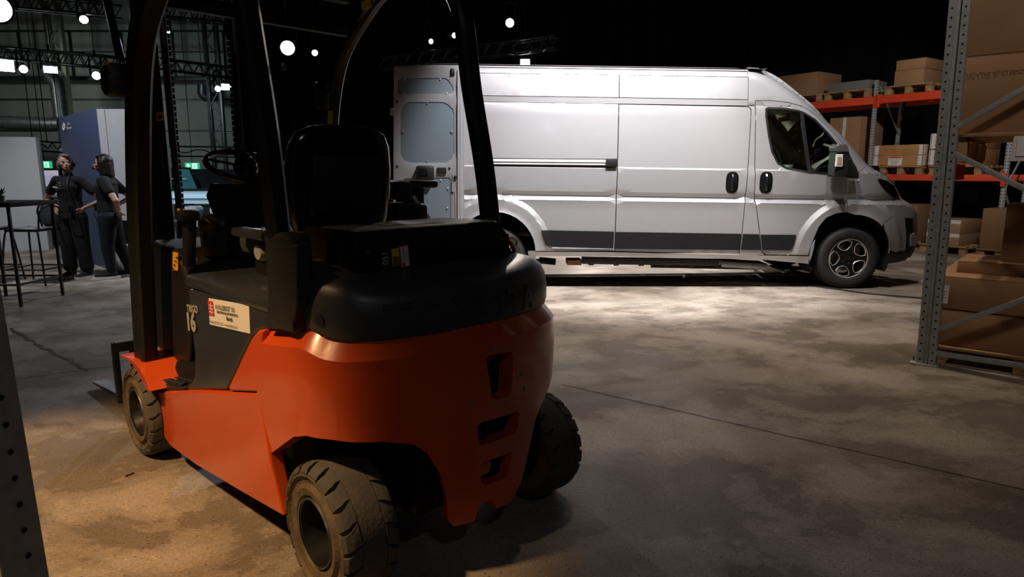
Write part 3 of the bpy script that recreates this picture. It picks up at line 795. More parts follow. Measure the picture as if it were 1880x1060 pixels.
# wheels
def wheel(c, front=True):
    w = bpy.data.objects.new('wheel', None); COL.objects.link(w); w.parent = van; w.location = V3(c); Rr = .352
    bm = bmesh.new()
    lathe(bm, [(.012, .222), (.0, .235), (-.006, .26), (-.012, .295), (-.004, .325), (.016, .343), (.04, .350), (.11, .3525), (.18, .350), (.205, .343), (.22, .32), (.225, .26), (.215, .222)], 64)
    obj('tyre', bm, 'rubber', w)
    bm = bmesh.new()
    for k in range(72):
        for j, yy in enumerate((.03, .075, .12, .165, .2)):
            a = 2 * PI * (k + .5 * (j % 2)) / 72; Rm = Matrix.Rotation(-a, 3, 'Y')
            bx(bm, Rm @ Vector((.352, yy, 0)), (.008, .034, .020), Rm)
    o = obj('tread', bm, 'rubber', w, 0); o['kind'] = 'stuff'
    bm = bmesh.new(); lathe(bm, [(.018, .226), (.02, .212), (.05, .205), (.20, .205), (.20, .225)], 48); obj('rim_barrel', bm, 'dark_frame', w)
    holes = []
    for k in range(5):
        a0 = R(36 + 72 * k); P = [(.100, -7), (.145, -25), (.190, -25), (.205, -12), (.206, 0), (.205, 12), (.190, 25), (.145, 25), (.100, 7)]
        holes.append([Vector((r * math.cos(a0 + R(d)), r * math.sin(a0 + R(d)))) for r, d in P])
    outer = [Vector((.221 * math.cos(2 * PI * k / 48), .221 * math.sin(2 * PI * k / 48))) for k in range(48)]
    Vv, tt = cdt(outer, holes, [], .03)
    dish = lambda p: .012 + .028 * max(0, 1 - p.length / .2)
    sheet('rim_face', Vv, tt, lambda p: Vector((p[0], dish(p), p[1])), lambda p: Vector((p[0], dish(p) + .03, p[1])), 'gloss_black', w, 28)
    for h in holes:
        loop = [Vector((p[0], dish(p) - .002, p[1])) for p in resample(shrink(h, -.003), .03)]
        tube('machined_edge', loop + loop[:1], .004, 'alloy', w, 5)
    bm = bmesh.new(); lathe(bm, [(.018, .214), (.006, .218), (.006, .226), (.018, .228)], 48); obj('rim_lip', bm, 'alloy', w)
    bm = bmesh.new(); lathe(bm, [(.036, .001), (.022, .003), (.018, .024), (.022, .033), (.045, .034)], 24); obj('centre_cap', bm, 'gloss_black', w)
    for k in range(5):
        a = R(72 * k); bm = bmesh.new(); lathe(bm, [(.036, .001), (.020, .004), (.020, .010), (.042, .011)], 8, 'Y', (.062 * math.cos(a), 0, .062 * math.sin(a))); obj('wheel_nut', bm, 'chrome', w)
    bm = bmesh.new(); lathe(bm, [(.10, .04), (.10, .15), (.125, .15), (.125, .04)], 40); obj('brake_disc', bm, 'steel', w)
    box('brake_calliper', (.12, .10, .05), (.07, .08, .16), 'steel', w, 0, .01)
    return w
yw = VY - .005 + .02
w1 = wheel((WF.x, yw, .352)); w2 = wheel((WR.x, yw, .352))
for w in (w1, w2):
    c = copy_tree(w, van); c.location.y = -w.location.y; c.scale = (1, -1, 1)
# mirror with indicator
mb = [vp(*p) for p in ((1529, 322), (1530, 302), (1537, 268), (1548, 268), (1560, 290), (1570, 306), (1575.5, 318), (1573.5, 325), (1556, 325.5))]
vsheet('mirror_base', mb, 'black_plastic', -.02, .04)
mo = bpy.data.objects.new('mirror', None); COL.objects.link(mo); mo.parent = van
def mpt(px, py, d): return V3(tuple(ony(px, py, VY + d)))
def block(name, pxs, d0, d1, m, parent, bev=.01):
    vs = [mpt(x, y, d0) for x, y in pxs] + [mpt(x, y, d0) + Vector((0, d1 - d0, 0)) for x, y in pxs]; n = len(pxs)
    o = pyobj(name, vs, [tuple(range(n)), tuple(range(2 * n - 1, n - 1, -1))] + [(i, (i + 1) % n, n + (i + 1) % n, n + i) for i in range(n)], m, parent)
    bevelmod(o, bev); return o
block('mirror_cap', [(1536, 279), (1536, 268), (1540, 264.5), (1552, 264), (1557, 268), (1559.5, 277), (1560, 280)], -.24, -.06, 'mirror_grey', mo, .015)
block('mirror_housing', [(1531, 325), (1535, 279), (1560, 279), (1558, 316), (1554, 325)], -.23, -.07, 'black_plastic', mo, .012)
block('mirror_arm', [(1550, 322), (1552, 298), (1560, 290), (1573, 312), (1574, 324)], -.10, -.02, 'black_plastic', mo)
block('indicator_lens', [(1534, 306), (1536, 283.5), (1548, 283.5), (1547.5, 304), (1546, 306.5)], -.245, -.22, 'lamp_lens', mo, .004)
block('indicator_reflector', [(1537, 303), (1538, 288), (1546, 288), (1545.5, 303)], -.249, -.24, 'tape', mo, .002)
bar('mirror_trim', mpt(1533, 308.5, -.24), mpt(1556, 310.5, -.22), .01, .014, 'chrome', mo)
# seats, dash and wheel seen through the side glass
def seat(y):
    s = bpy.data.objects.new('cab_seat', None); COL.objects.link(s); s.parent = van; s.location = V3((2.78, VC + y, 0))
    box('cushion', (.12, 0, .98), (.52, .50, .16), 'seat_cloth', s, 0, .05)
    box('backrest', (-.14, 0, 1.36), (.16, .46, .62), 'seat_cloth', s, Matrix.Rotation(R(-12), 3, 'Y'), .05)
    box('headrest', (-.24, 0, 1.78), (.10, .26, .17), 'seat_cloth', s, Matrix.Rotation(R(-12), 3, 'Y'), .03)
seat(-.55); seat(.25); seat(.65)
box('cab_floor', (1.6, 0, .72), (2.0, 1.8, .3), 'matte_black', van)
box('dashboard', (4.02 - VX, 0, 1.18), (.55, 1.76, .30), 'black_plastic', van, 0, .08)
box('instrument_hood', (3.80 - VX, .48, 1.37), (.25, .40, .12), 'black_plastic', van, 0, .04)
bm = bmesh.new(); rg = []
for k in range(28):
    a = 2 * PI * k / 28; rg.append(Vector((.0, math.cos(a) * .20, math.sin(a) * .20)))
Rm = Matrix.Rotation(R(-28), 3, 'Y'); cS = Vector((3.52 - VX, .48, 1.36))
tb(bm, [cS + Rm @ v for v in rg + rg[:2]], .016, 8, False); obj('steering_wheel', bm, 'gloss_black', van)
tube('steering_column', [cS, cS + Vector((.35, 0, -.18))], .035, 'black_plastic', van)
tube('steering_spoke', [cS + Rm @ rg[0], cS + Rm @ rg[14]], .02, 'gloss_black', van)
box('rear_view_mirror', (3.36 - VX, -.1, 1.98), (.05, .26, .08), 'black_plastic', van, 0, .015)
# folded rear door: hinged at the rear corner, swung flat against the flank
door_ = bpy.data.objects.new('open_rear_door', None); COL.objects.link(door_); door_.parent = van; door_['label'] = 'rear door swung flat against the flank, grey lining outwards'
DY = VY - .13
def DP(px, py): p = ony(px, py, DY); return Vector((p.x, p.z))
outl = [DP(*p) for p in ((723, 122), (838, 121), (844, 126), (846, 150), (847, 480), (735, 474), (722, 470))]
h1 = [DP(*p) for p in ((730, 148), (734, 144.5), (742, 143.5), (817, 143), (823, 147), (831, 158), (833, 165), (831, 170), (827, 172), (734, 173), (729, 169))]
h2 = [DP(*p) for p in ((735, 204), (740, 194), (750, 187.5), (812, 187), (822, 191), (831, 200), (833.5, 208), (833.5, 280), (829, 292), (819, 299), (752, 299), (741, 294), (735, 284))]
h3 = [DP(*p) for p in ((741, 328), (825, 326), (827, 330), (828, 465), (741, 465))]
TD = Matrix(((1, 0, 0, -VX), (0, 0, 1, 0), (0, 1, 0, 0), (0, 0, 0, 1)))
TD = Matrix.Translation((0, DY - VC, 0)) @ TD
gp = [p for p in grid_pts(outl, .08) if min(edge_dist(p, h) for h in (h1, h2, h3)) > .03]
Vd, td = cdt(outl, [h1, h2, h3], gp, .05)
def dd(p):
    d = min(edge_dist(p, h) for h in (h1, h2, h3)); return .012 * max(0, 1 - d / .03)
sheet('door_shell', Vd, td, lambda p: Vector((p[0] - VX, DY - VC + dd(p), p[1])), lambda p: Vector((p[0] - VX, DY - VC + .055, p[1])), 'van_paint', door_, 50)
for h in (h1, h2, h3):
    Vl, tl = cdt(shrink(h, -.005), [], [], .2); o = sheet('lining_panel', Vl, tl, lambda p: Vector((p[0] - VX, DY - VC + .018, p[1])), lambda p: Vector((p[0] - VX, DY - VC + .035, p[1])), 'lining', door_, 30); o['label'] = 'blue-grey lining panel'
o2 = [DP(*p) for p in ((722, 119.5), (842, 118.5), (850, 122), (851.5, 150), (851.5, 480), (722, 474))]
Vl, tl = cdt(o2, [], [], .3); sheet('outer_skin', Vl, tl, lambda p: Vector((p[0] - VX, DY - VC + .055, p[1])), lambda p: Vector((p[0] - VX, DY - VC + .072, p[1])), 'van_paint', door_, 30)
def DV(px, py, d=0.): p = DP(px, py); return Vector((p.x - VX, DY - VC + d, p.y))
tube('edge_rib', [DV(841, 128, -.01), DV(841, 480, -.01)], .008, 'van_paint', door_, 8); tube('edge_rib', [DV(846.5, 124, .03), DV(846.5, 480, .03)], .008, 'van_paint', door_, 8)
tube('door_seal', smoothpath([DV(832, 320, -.003), DV(830.5, 340, -.003), DV(831, 352, -.003), DV(836, 361, -.003), DV(837, 480, -.003)], 5), .005, 'van_paint', door_, 6)
bm = bmesh.new(); bx(bm, DV(781, 318, -.03), (.195, .07, .16), None, .025); obj('inner_handle', bm, 'black_plastic', door_)
box('handle_pocket', DV(779, 316, -.068), (.09, .012, .075), 'gloss_black', door_, 0, .004)
box('latch_window', DV(811, 313, -.004), (.10, .012, .062), 'hole', door_, 0, .003)
box('lock_bracket', DV(831, 132, -.006), (.045, .02, .07), 'black_plastic', door_, 0, .006)
for p in ((729, 187), (825, 309), (729, 306)):
    bm = bmesh.new(); lathe(bm, [(-.004, .003), (-.006, .010), (0, .014)], 14, 'Y', DV(*p)); obj('grommet', bm, 'black_plastic', door_)
for p in ((742, 145.5), (808, 145), (742, 171), (820, 170.5), (809, 331), (822, 346), (821, 382)):
    bm = bmesh.new(); lathe(bm, [(.004, .001), (.006, .006), (.017, .008)], 12, 'Y', DV(*p)); obj('lining_clip', bm, 'lamp_lens', door_)
for p, s in (((784, 189), (.018, .008, .03)), ((738, 242), (.04, .008, .03)), ((829, 242), (.03, .008, .03)), ((783, 296), (.02, .008, .025))): box('lining_tab', DV(*p) + Vector((0, .014, 0)), s, 'lining', door_, 0, .004)
for py in (205, 400): box('hinge', DV(718.5, py, .03), (.035, .05, .075), 'van_paint', door_, 0, .006)
box('check_strap', DV(836, 325, -.01), (.03, .02, .03), 'black_plastic', door_, 0, .003)
# rain gutter line and roof lamp strips seen along the roof edge
tube('gutter', [V3((XR, VY + .142, 2.465 - K * XR)), V3((XF2, VY + .142, 2.465 - K * XF2))], .010, 'van_paint', van, 6)
# ================================================================== the fork truck
FC = Vector((-.235, 2.275, 0)); FA = R(45.3)
fork = empty('forklift', FC, FA, label='orange and dark grey electric fork truck seen from behind in the foreground', cat='forklift')
Rv = Vector((math.cos(FA), math.sin(FA), 0)); Fv = Vector((-math.sin(FA), math.cos(FA), 0))
def L(p): d = Vector(p) - FC; return Vector((d.dot(Rv), d.dot(Fv), p[2]))
def fx(px, py, x): return L(onpl(px, py, Rv, FC + Rv * x))
def fy_(px, py, y): return L(onpl(px, py, Fv, FC + Fv * y))
def sidepoly(pxs, x): return [Vector((p.y, p.z)) for p in (fx(a, b, x) for a, b in pxs)]
def sideplate(name, poly, x0, th, m, parent=fork, bev=.004, holes=(), mirror=False):
    """flat plate in the fore-aft plane; poly (y,z), outer face at x0, thickness inward"""
    s = 1 if x0 < 0 else -1
    V, t = cdt([Vector(p) for p in poly], [[Vector(q) for q in h] for h in holes], [], 5)
    o = sheet(name, V, t, lambda p: Vector((x0, p[0], p[1])), lambda p: Vector((x0 + s * th, p[0], p[1])), m, parent)
    if bev: bevelmod(o, bev)
    if mirror: c = o.copy(); COL.objects.link(c); c.scale = (-1, 1, 1)
    return o
# ---- counterweight: a curved shell in (distance along plan outline, height)
PL = [(-.545, .34), (-.548, .22), (-.55, .10), (-.545, .02), (-.525, -.05), (-.48, -.12), (-.41, -.17), (-.31, -.21), (-.2, -.24), (-.1, -.258), (0, -.265), (.1, -.258), (.2, -.24), (.29, -.212), (.37, -.175), (.435, -.125), (.475, -.06), (.50, .02), (.51, .10), (.515, .22), (.52, .34)]
PLS = smoothpath([Vector((x, y, 0)) for x, y in PL], 5)
AL = [0.0]
for a, b in zip(PLS, PLS[1:]): AL.append(AL[-1] + (b - a).length)
def plan(u, off=0.0):
    u = max(0, min(AL[-1] - 1e-5, u)); i = 0
    while AL[i + 1] < u: i += 1
    t = (u - AL[i]) / (AL[i + 1] - AL[i]); p = PLS[i].lerp(PLS[i + 1], t)
    j0 = max(0, i - 1); j1 = min(len(PLS) - 1, i + 2); d = (PLS[j1] - PLS[j0]).normalized(); n = Vector((d.y, -d.x, 0))
    return p + n * off
CTAB = []
for k in range(201):
    u = AL[-1] * k / 200; p = plan(u); w = FC + Rv * p.x + Fv * p.y; CTAB.append((u, w))
def cw(px, py):
    """pixel -> (u, z) on the shell (first hit seen from the camera)"""
    r = ray(px, py); best = None
    for (u0, a), (u1, b) in zip(CTAB, CTAB[1:]):
        ca = a.x * r.y - a.y * r.x; cb = b.x * r.y - b.y * r.x
        if ca * cb <= 0 and abs(ca - cb) > 1e-12:
            t = ca / (ca - cb); p = a.lerp(b, t); s = (p.x * r.x + p.y * r.y) / (r.x ** 2 + r.y ** 2)
            if best is None or s < best[0]: best = (s, lerp(u0, u1, t), CH + r.z * s)
    return Vector((best[1], best[2])) if best else None
uc = min(range(201), key=lambda k: abs(plan(CTAB[k][0]).x) + (0 if plan(CTAB[k][0]).y < 0 else 9)); uc = CTAB[uc][0]; UM = AL[-1]
topz = [cw(*p) for p in ((548, 607), (565, 615), (590, 628), (625, 633), (700, 630), (800, 617), (887, 599), (947, 586), (985, 574))]
uE = UM
top = [Vector((.004, .822))] + topz + [Vector((max(topz[-1].x + .10, UM - .50), .838)), Vector((UM - .30, .826)), Vector((uE, .80))]
botL = [cw(*p) for p in ((497, 842), (507, 840), (537, 803), (560, 801), (607, 808), (703, 812), (761, 817), (786, 834), (812, 873), (825, 920), (829, 962), (840, 974), (879, 965), (892, 930), (911, 921), (923, 940), (949, 927))]
botL[0] = Vector((.004, .37)); botL[1] = Vector((.02, .37))
ue = botL[-1].x
botR = [Vector((ue + .06, botL[-1].y + .05)), Vector((ue + .10, .33)), Vector((ue + .135, .44)), Vector((ue + .20, .50)), Vector((ue + .30, .545)), Vector((UM - .16, .55)), Vector((UM - .04, .50)), Vector((UM, .37))]
outl = botL + botR + top[::-1]
def hole(pxs): return [cw(*p) for p in pxs]
slots = [hole(((891, 659), (897, 653), (936, 646), (941, 650), (940, 700), (938, 722), (934, 729), (910, 733), (903, 730), (898, 700))),
         hole(((878, 784), (884, 777), (950, 756), (955, 760), (954, 788), (949, 797), (889, 819), (881, 817))),
         hole(((886, 857), (893, 850), (943, 833), (946, 838), (941, 876), (935, 882), (897, 894), (890, 891)))]
def cwoff(u, z):
    zt = interp([(p.x, p.y) for p in top], u); d = zt - z
    o = interp([(0, -.042), (.006, -.036), (.045, -.006), (.052, 0), (.15, .004), (.35, -.004), (.7, -.03)], d)
    m_ = u - uc
    # the flanks sweep in towards the centre lobe
    g = max(0, min(1, (.62 - z) / .25)); o -= .0 * g
    return o
gpts = [g for g in grid_pts(outl, .035) if interp([(p.x, p.y) for p in top], g[0]) - g[1] > .075]
for k in range(90):
    u = UM * (k + .5) / 90; zt_ = interp([(p.x, p.y) for p in top], u); gpts += [(u, zt_ - .044), (u, zt_ - .053), (u, zt_ - .022)]
Vc, tc_ = cdt(outl, slots, gpts, .03, .12)
def sP(p, o=0): q = plan(p[0], cwoff(p[0], p[1]) + o); return Vector((q.x, q.y, p[1]))
sheet('counterweight', Vc, tc_, lambda p: sP(p), lambda p: sP(p, -.06), 'orange_paint', fork, 28)
for s in slots:
    c = sum(s, Vector((0, 0))) / len(s); big = [c + Vector(((p - c).x * 1.9, (p - c).y * 1.35)) for p in s]
    Vv, tt = cdt(big, [], [], .05); sheet('slot_back', Vv, tt, lambda p: sP(p, -.062), lambda p: sP(p, -.075), 'orange_paint', fork)
def on_cw(px, py, o=.0): p = cw(px, py); return sP(p, o)
tube('tow_pin', [on_cw(908, 766, -.045), on_cw(905, 822, -.045)], .013, 'dark_frame', fork)
tube('tow_pin_ring', smoothpath([on_cw(904, 730, -.03), on_cw(902, 716, -.02), on_cw(907, 708, -.02), on_cw(914, 716, -.02), on_cw(912, 730, -.03)], 4), .006, 'black_plastic', fork, 8)
bm = bmesh.new(); c = on_cw(905, 865, -.06); lathe(bm, [(-.03, .001), (-.03, .034), (.03, .036)], 6, 'Y', c); obj('hex_bolt', bm, 'orange_paint', fork)
# chips in the paint
D('chipped', (.30, .22, .17), .7, var=.4, nscale=60)
for px, py, r in ((907, 642, .010), (897, 643, .007), (947, 672, .006), (956, 687, .011), (962, 716, .012), (869, 740, .008), (864, 742, .004)):
    q0 = cw(px, py); pl = [Vector((q0.x + .6 * r * math.cos(2 * PI * k / 8) * random.uniform(.7, 1.1), q0.y + r * math.sin(2 * PI * k / 8) * random.uniform(.8, 1.1))) for k in range(8)]
    Vv, tt = cdt(pl, [], [], 1); sheet('paint_chip', Vv, tt, lambda p: sP(p, .0012), lambda p: sP(p, -.003), 'chipped', fork)
# ---- dark plastic cover above the counterweight
bm = bmesh.new(); rings = []
zr = [(-.03, -.060), (.0, -.034), (.02, -.028), (.06, -.028), (.10, -.036), (.128, -.050), (.146, -.076), (.155, -.12)]
NU = 70; u0_, u1_ = .15, UM - .06
for dz, off in zr:
    rg = []
    for k in range(NU + 1):
        u = lerp(u0_, u1_, k / NU); zt = interp([(p.x, p.y) for p in top], u)
        hump = interp([(u0_, .045), (uc - .35, .0), (uc, -.01), (uc + .25, .0), (uc + .42, .012), (UM, .02)], u)
        p = plan(u, off); rg.append(bm.verts.new((p.x, p.y, lerp(zt, .845, max(0, min(1, dz / .1))) + dz + hump * max(0, dz / .14))))
    rings.append(rg)
for a, b in zip(rings, rings[1:]):
    for k in range(NU): bm.faces.new((a[k], a[k + 1], b[k + 1], b[k]))
bm.faces.new(rings[-1]); bm.faces.new([r[0] for r in rings] + [r[-1] for r in rings[::-1]])
obj('rear_cover', bm, 'cover_grey', fork, 50)
# raised letters on the cover
def cover_pt(px, py):
    p = cw(px, py); return p
for ch, px in zip('TOYOTA', (735, 806, 862, 919, 958, 982)):
    p = cw(px, 590 if px < 900 else 580); u = p.x; q = plan(u, -.029); q2 = plan(u + .02, -.029); d = (q2 - q).normalized()
    T = basis((q.x - d.x * .045, q.y - d.y * .045, .857), (d.x, d.y, 0), (-d.y * -.12, d.x * -.12, 1))
    T = basis((q.x, q.y, .856), (d.x, d.y, 0), (0, 0, 1))
    text('raised_letter', ch, .124, 'cover_grey', fork, T, .003, 'CENTER', 1.12 if ch != 'A' else .8, .002)
# small round mark and panel screws on the cover's left cheek
p = plan(cw(575, 575).x, -.03); 
tube('cover_plug', [p + Vector((0, 0, .90)), plan(cw(575, 575).x, -.022) + Vector((0, 0, .90))], .016, 'grey_plastic', fork, 16)
# ---- flank skins
sideplate('side_panel', sidepoly([(276, 725), (285, 760), (294.5, 794), (313, 821), (360, 855), (440, 903), (520, 949), (496, 848), (475.5, 722.5), (357, 717), (281, 720)], -.545), -.545, .05, 'orange_paint', bev=.008, mirror=True)
sideplate('rear_side_panel', sidepoly([(422, 719), (476, 721), (481, 606), (473, 606.5), (461, 620), (446, 650), (417, 713)], -.548), -.548, .04, 'orange_paint', bev=.012, mirror=True)
grey = sidepoly([(345, 531), (503, 552), (500, 603), (473, 607), (461, 620), (446, 650), (415, 716.5), (338, 716.5), (345, 708), (354, 700), (357.5, 685), (357, 650), (351, 600)], -.53)
sideplate('body_side', grey, -.53, .05, 'grey_gloss', bev=.010, mirror=True)
bm = bmesh.new(); bx(bm, (0, .58, .60), (.99, .66, .50), None, .03); obj('battery_case', bm, 'grey_gloss', fork)
bm = bmesh.new(); bx(bm, (-.005, .56, .905), (1.07, .80, .055), None, .024); obj('battery_hood', bm, 'grey_gloss', fork)
box('chassis', (0, .75, .33), (.94, 1.3, .30), 'matte_black', fork, 0, .03)
box('rear_axle_frame', (0, .05, .50), (.60, .5, .52), 'matte_black', fork, 0, .03)
tube('drag_link', [(-.34, -.02, .20), (.30, -.02, .24)], .018, 'steel', fork)
# ---- stickers and lettering
D('panel_label', (.55, .50, .47), .5, var=.05)
a, b, c, d = [fx(*p, -.532) for p in ((385, 596), (459, 613), (383, 548), (457, 561))]
wS = ((b - a).length + (d - c).length) / 2; hS = (c - a).length
def quad(name, pts, m, parent=fork, th=.0015):
    n = (pts[1] - pts[0]).cross(pts[-1] - pts[0]).normalized() * th
    vs = [p for p in pts] + [p - n * 2 for p in pts]; k = len(pts)
    return pyobj(name, vs, [tuple(range(k)), tuple(range(2 * k - 1, k - 1, -1))] + [(i, (i + 1) % k, k + (i + 1) % k, k + i) for i in range(k)], m, parent, 0)
st = quad('dealer_sticker', [a, b, d, c], 'sticker_white'); st['label'] = 'white dealer sticker with red block logo'
xd = (b - a).normalized(); zd = xd.cross((c - a).cross(xd) * -1).normalized()
yd = (c - a) - xd * (c - a).dot(xd); yd.normalize()
def ST(u, v, o=.0025): n = xd.cross(yd).normalized(); return basis(a + xd * u * wS + yd * (v * hS) + n * o, xd, yd)
text('sticker_text', 'A.VOLLEBREGT  B.V.', .0245, 'print_black', st, ST(.225, .64), .0002, 'LEFT', .80)
text('sticker_text', 'VERKOOP VERHUUR VAN VORKHEFTRUCKS', .0125, 'print_black', st, ST(.25, .50), .0003, 'LEFT', .74)
text('sticker_text', 'Bleiswijk', .022, 'print_black', st, ST(.48, .30), .0003, 'LEFT', .72)
text('sticker_text', 'Telefoon 0715 321 52 88  -  www.vorkheftrucks.nl', .0135, 'print_grey', st, ST(.03, .09), .0003, 'LEFT', .88)
n_ = xd.cross(yd).normalized()
def sq(u0, v0, u1, v1, m, o=.0022):
    P = [a + xd * u * wS + yd * v * hS + n_ * o for u, v in ((u0, v0), (u1, v0), (u1, v1), (u0, v1))]
    return quad('sticker_print', P, m, st, .0003)
sq(.035, .36, .095, .90, 'print_red'); sq(.105, .36, .165, .90, 'print_red')
for v in (.48, .60, .72): sq(.045, v, .16, v + .025, 'sticker_white', .0028)
sq(.095, .42, .108, .84, 'sticker_white', .0028)
pa = fx(345, 570, -.533); pb = fx(374, 575, -.533); dx_ = (pb - pa).normalized()
text('model_lettering', 'TRIGO', .040, 'decal_silver', fork, basis(pa + Vector((-.003, 0, -.004)), dx_, (0, 0, 1)), .0006, 'LEFT', .95, .0010)
pa = fx(344, 602, -.533); pb = fx(370, 607, -.533); dx_ = (pb - pa).normalized()
text('model_lettering', '16', .098, 'decal_silver', fork, basis(pa + Vector((-.003, 0, -.006)), dx_, (0, 0, 1)), .0006, 'LEFT', 1.05, .004)
# ---- step, floor plate, cowl
sideplate('step', sidepoly([(278, 719), (338, 716.5), (345, 709), (336, 710.5), (313, 708.5), (281, 697)], -.535), -.535, .22, 'grey_plastic', bev=.004)
bm = bmesh.new(); qa = fx(283, 697, -.53); qb = fx(336, 709.5, -.53)
for i in range(9):
    for j in range(4): c_ = qa.lerp(qb, (i + .5) / 9); bx(bm, (c_.x + .008 + j * .05, c_.y, c_.z + .006), (.036, .020, .012), R(22 * (-1) ** i), .002)
o = obj('step_cleats', bm, 'grey_plastic', fork); o['kind'] = 'stuff'
box('floor_plate', (0, 1.28, .40), (.80, .62, .03), 'matte_black', fork)
sideplate('front_cowl', [(1.30, .42), (1.22, .80), (1.26, .93), (1.36, .99), (1.62, 1.01), (1.76, .96), (1.80, .50), (1.60, .44)], -.44, .88, 'black_plastic', bev=.02)
sideplate('kick_panel', [(1.0, .44), (1.02, .80), (1.30, .74), (1.55, .60), (1.55, .44)], -.40, .03, 'black_plastic', bev=.006)
s_ = quad('warning_sticker', [fx(*p, -.445) for p in ((317, 497), (326.5, 497), (326.5, 465), (317, 463))][::1], 'sticker_amber')
for k in range(4): sp2 = fx(318 + 2 * k, 494 - 7 * k, -.449); box('sticker_print', sp2, (.002, .012, .007), 'print_black', s_, 0, 0)
quad('pedal_sticker', [fx(*p, -.40) for p in ((346, 487), (361, 487), (361, 474), (346, 474))], 'print_grey')
# ---- fenders
fpoly = sidepoly([(277, 719), (270, 704), (264, 690), (255, 675), (245, 663), (233, 655), (221, 651), (222, 656), (233, 661), (243, 670), (251, 682), (258, 695), (264, 707), (270, 719)], -.602)
sideplate('front_fender', fpoly, -.602, .20, 'orange_paint', bev=.003, mirror=True)
# ---- wheels with block treads
def fwheel(x, y, r, w, s, dish, steer=0):
    W = bpy.data.objects.new('wheel', None); COL.objects.link(W); W.parent = fork; W.location = (x, y, r); W.rotation_euler = (0, 0, steer)
    h = w
    def ax(d): return s * d          # d: 0 at the outer face, grows inwards
    bm = bmesh.new()
    pr = [(ax(.022), r * .50), (ax(.004), r * .56), (ax(.0), r * .66), (ax(.012), r * .72), (ax(.010), r * .80), (ax(.0), r * .84), (ax(.004), r * .89), (ax(.020), r * .935), (ax(h - .02), r * .935), (ax(h), r * .86), (ax(h), r * .62), (ax(h - .02), r * .5)]
    lathe(bm, pr, 56, 'X'); obj('tyre', bm, 'tyre_side', W)
    bm = bmesh.new(); lathe(bm, [(ax(h * .27), r * .93), (ax(h * .29), r * .992), (ax(h * .5), r), (ax(h * .71), r * .992), (ax(h * .73), r * .93)], 64, 'X')
    N = 20
    for side in (0, 1):
        for k in range(N):
            a0 = 2 * PI * (k + .5 * side) / N; da = 2 * PI / N
            rows = []
            for t, sh, rr, gap in ((.0, .30, .905, .13), (.05, .26, .965, .13), (.12, .20, .99, .12), (.20, .05, .998, .10), (.275, -.05, 1.0, .03)):
                d = h * t if not side else h * (1 - t)
                top_ = [(ax(d), a0 + da * (f + sh), r * rr) for f in (-.5 + gap, -.17, .17, .5 - gap)]
                bot_ = [(ax(d), a0 + da * (f + sh), r * .88) for f in (.5 - gap, -.5 + gap)]
                rows.append([bm.verts.new((q0, q2 * math.cos(q1), q2 * math.sin(q1))) for q0, q1, q2 in top_ + bot_])
            for A_, B_ in zip(rows, rows[1:]):
                for j in range(6): bm.faces.new((A_[j], A_[(j + 1) % 6], B_[(j + 1) % 6], B_[j]))
            bm.faces.new(rows[0]); bm.faces.new(rows[-1][::-1])
    obj('tread', bm, 'tyre_tread', W, 30)
    bm = bmesh.new(); lathe(bm, [(ax(.020), r * .52), (ax(.006), r * .50), (ax(.010), r * .475), (ax(dish * .6), r * .45), (ax(dish), r * .42), (ax(dish + .006), r * .20), (ax(dish - .02), r * .17), (ax(dish - .03), r * .14), (ax(dish - .032), .001)], 40, 'X'); obj('rim', bm, 'dark_frame', W)
    bm = bmesh.new(); lathe(bm, [(ax(.010), r * .515), (ax(.001), r * .505), (ax(.004), r * .49)], 40, 'X'); obj('rim_edge', bm, 'steel', W)
    for k in range(5):
        a = 2 * PI * k / 5; bm = bmesh.new(); lathe(bm, [(ax(dish - .022), .001), (ax(dish - .022), .010), (ax(dish), .011)], 6, 'X', (0, r * .31 * math.cos(a), r * .31 * math.sin(a))); obj('wheel_nut', bm, 'steel', W)
    bm = bmesh.new(); lathe(bm, [(ax(h - .02), r * .52), (ax(h * .7), r * .4), (ax(h * .7), .001)], 30, 'X'); obj('rim_back', bm, 'matte_black', W)
    return W
fwheel(-.60, 1.57, .215, .18, 1, .055); fwheel(.60, 1.57, .215, .18, -1, .055)
fwheel(-.548, 0, .218, .19, 1, .095, R(-3)); fwheel(.550, 0, .212, .19, -1, .095, R(-3))
# ---- overhead guard
def leg(name, pts, w, d, m='dark_frame'):
    """bent box section through pts"""
    bm = bmesh.new(); P = smoothpath(pts, 6); prev = None
    for i, p in enumerate(P):
        t = (P[min(i + 1, len(P) - 1)] - P[max(i - 1, 0)]).normalized(); X = Vector((1, 0, 0)); n = X.cross(t).normalized(); X2 = t.cross(n).normalized() * -1
        c = [(-w / 2, -d / 2 + .012), (-w / 2 + .012, -d / 2), (w / 2 - .012, -d / 2), (w / 2, -d / 2 + .012), (w / 2, d / 2 - .012), (w / 2 - .012, d / 2), (-w / 2 + .012, d / 2), (-w / 2, d / 2 - .012)]
        rg = [bm.verts.new(p + X2 * a_ + n * b_) for a_, b_ in c]
        if prev:
            for j in range(8): bm.faces.new((prev[j], prev[(j + 1) % 8], rg[(j + 1) % 8], rg[j]))
        else: bm.faces.new(rg)
        prev = rg
    bm.faces.new(prev[::-1]); return obj(name, bm, m, fork, 40)
leg('guard_rear_leg', [(-.525, .13, .90), (-.53, .17, 1.4), (-.555, .20, 1.80), (-.55, .24, 2.0), (-.50, .40, 2.13)], .062, .062)
leg('guard_rear_leg', [(.435, .20, .90), (.405, .22, 1.3), (.36, .25, 1.65), (.325, .27, 1.95), (.33, .42, 2.12)], .075, .062)
leg('guard_front_leg', [(-.54, 1.54, .46), (-.545, 1.44, 1.0), (-.55, 1.33, 1.4), (-.545, 1.22, 1.75), (-.53, 1.10, 1.95), (-.51, .86, 2.10), (-.50, .40, 2.13)], .07, .13)
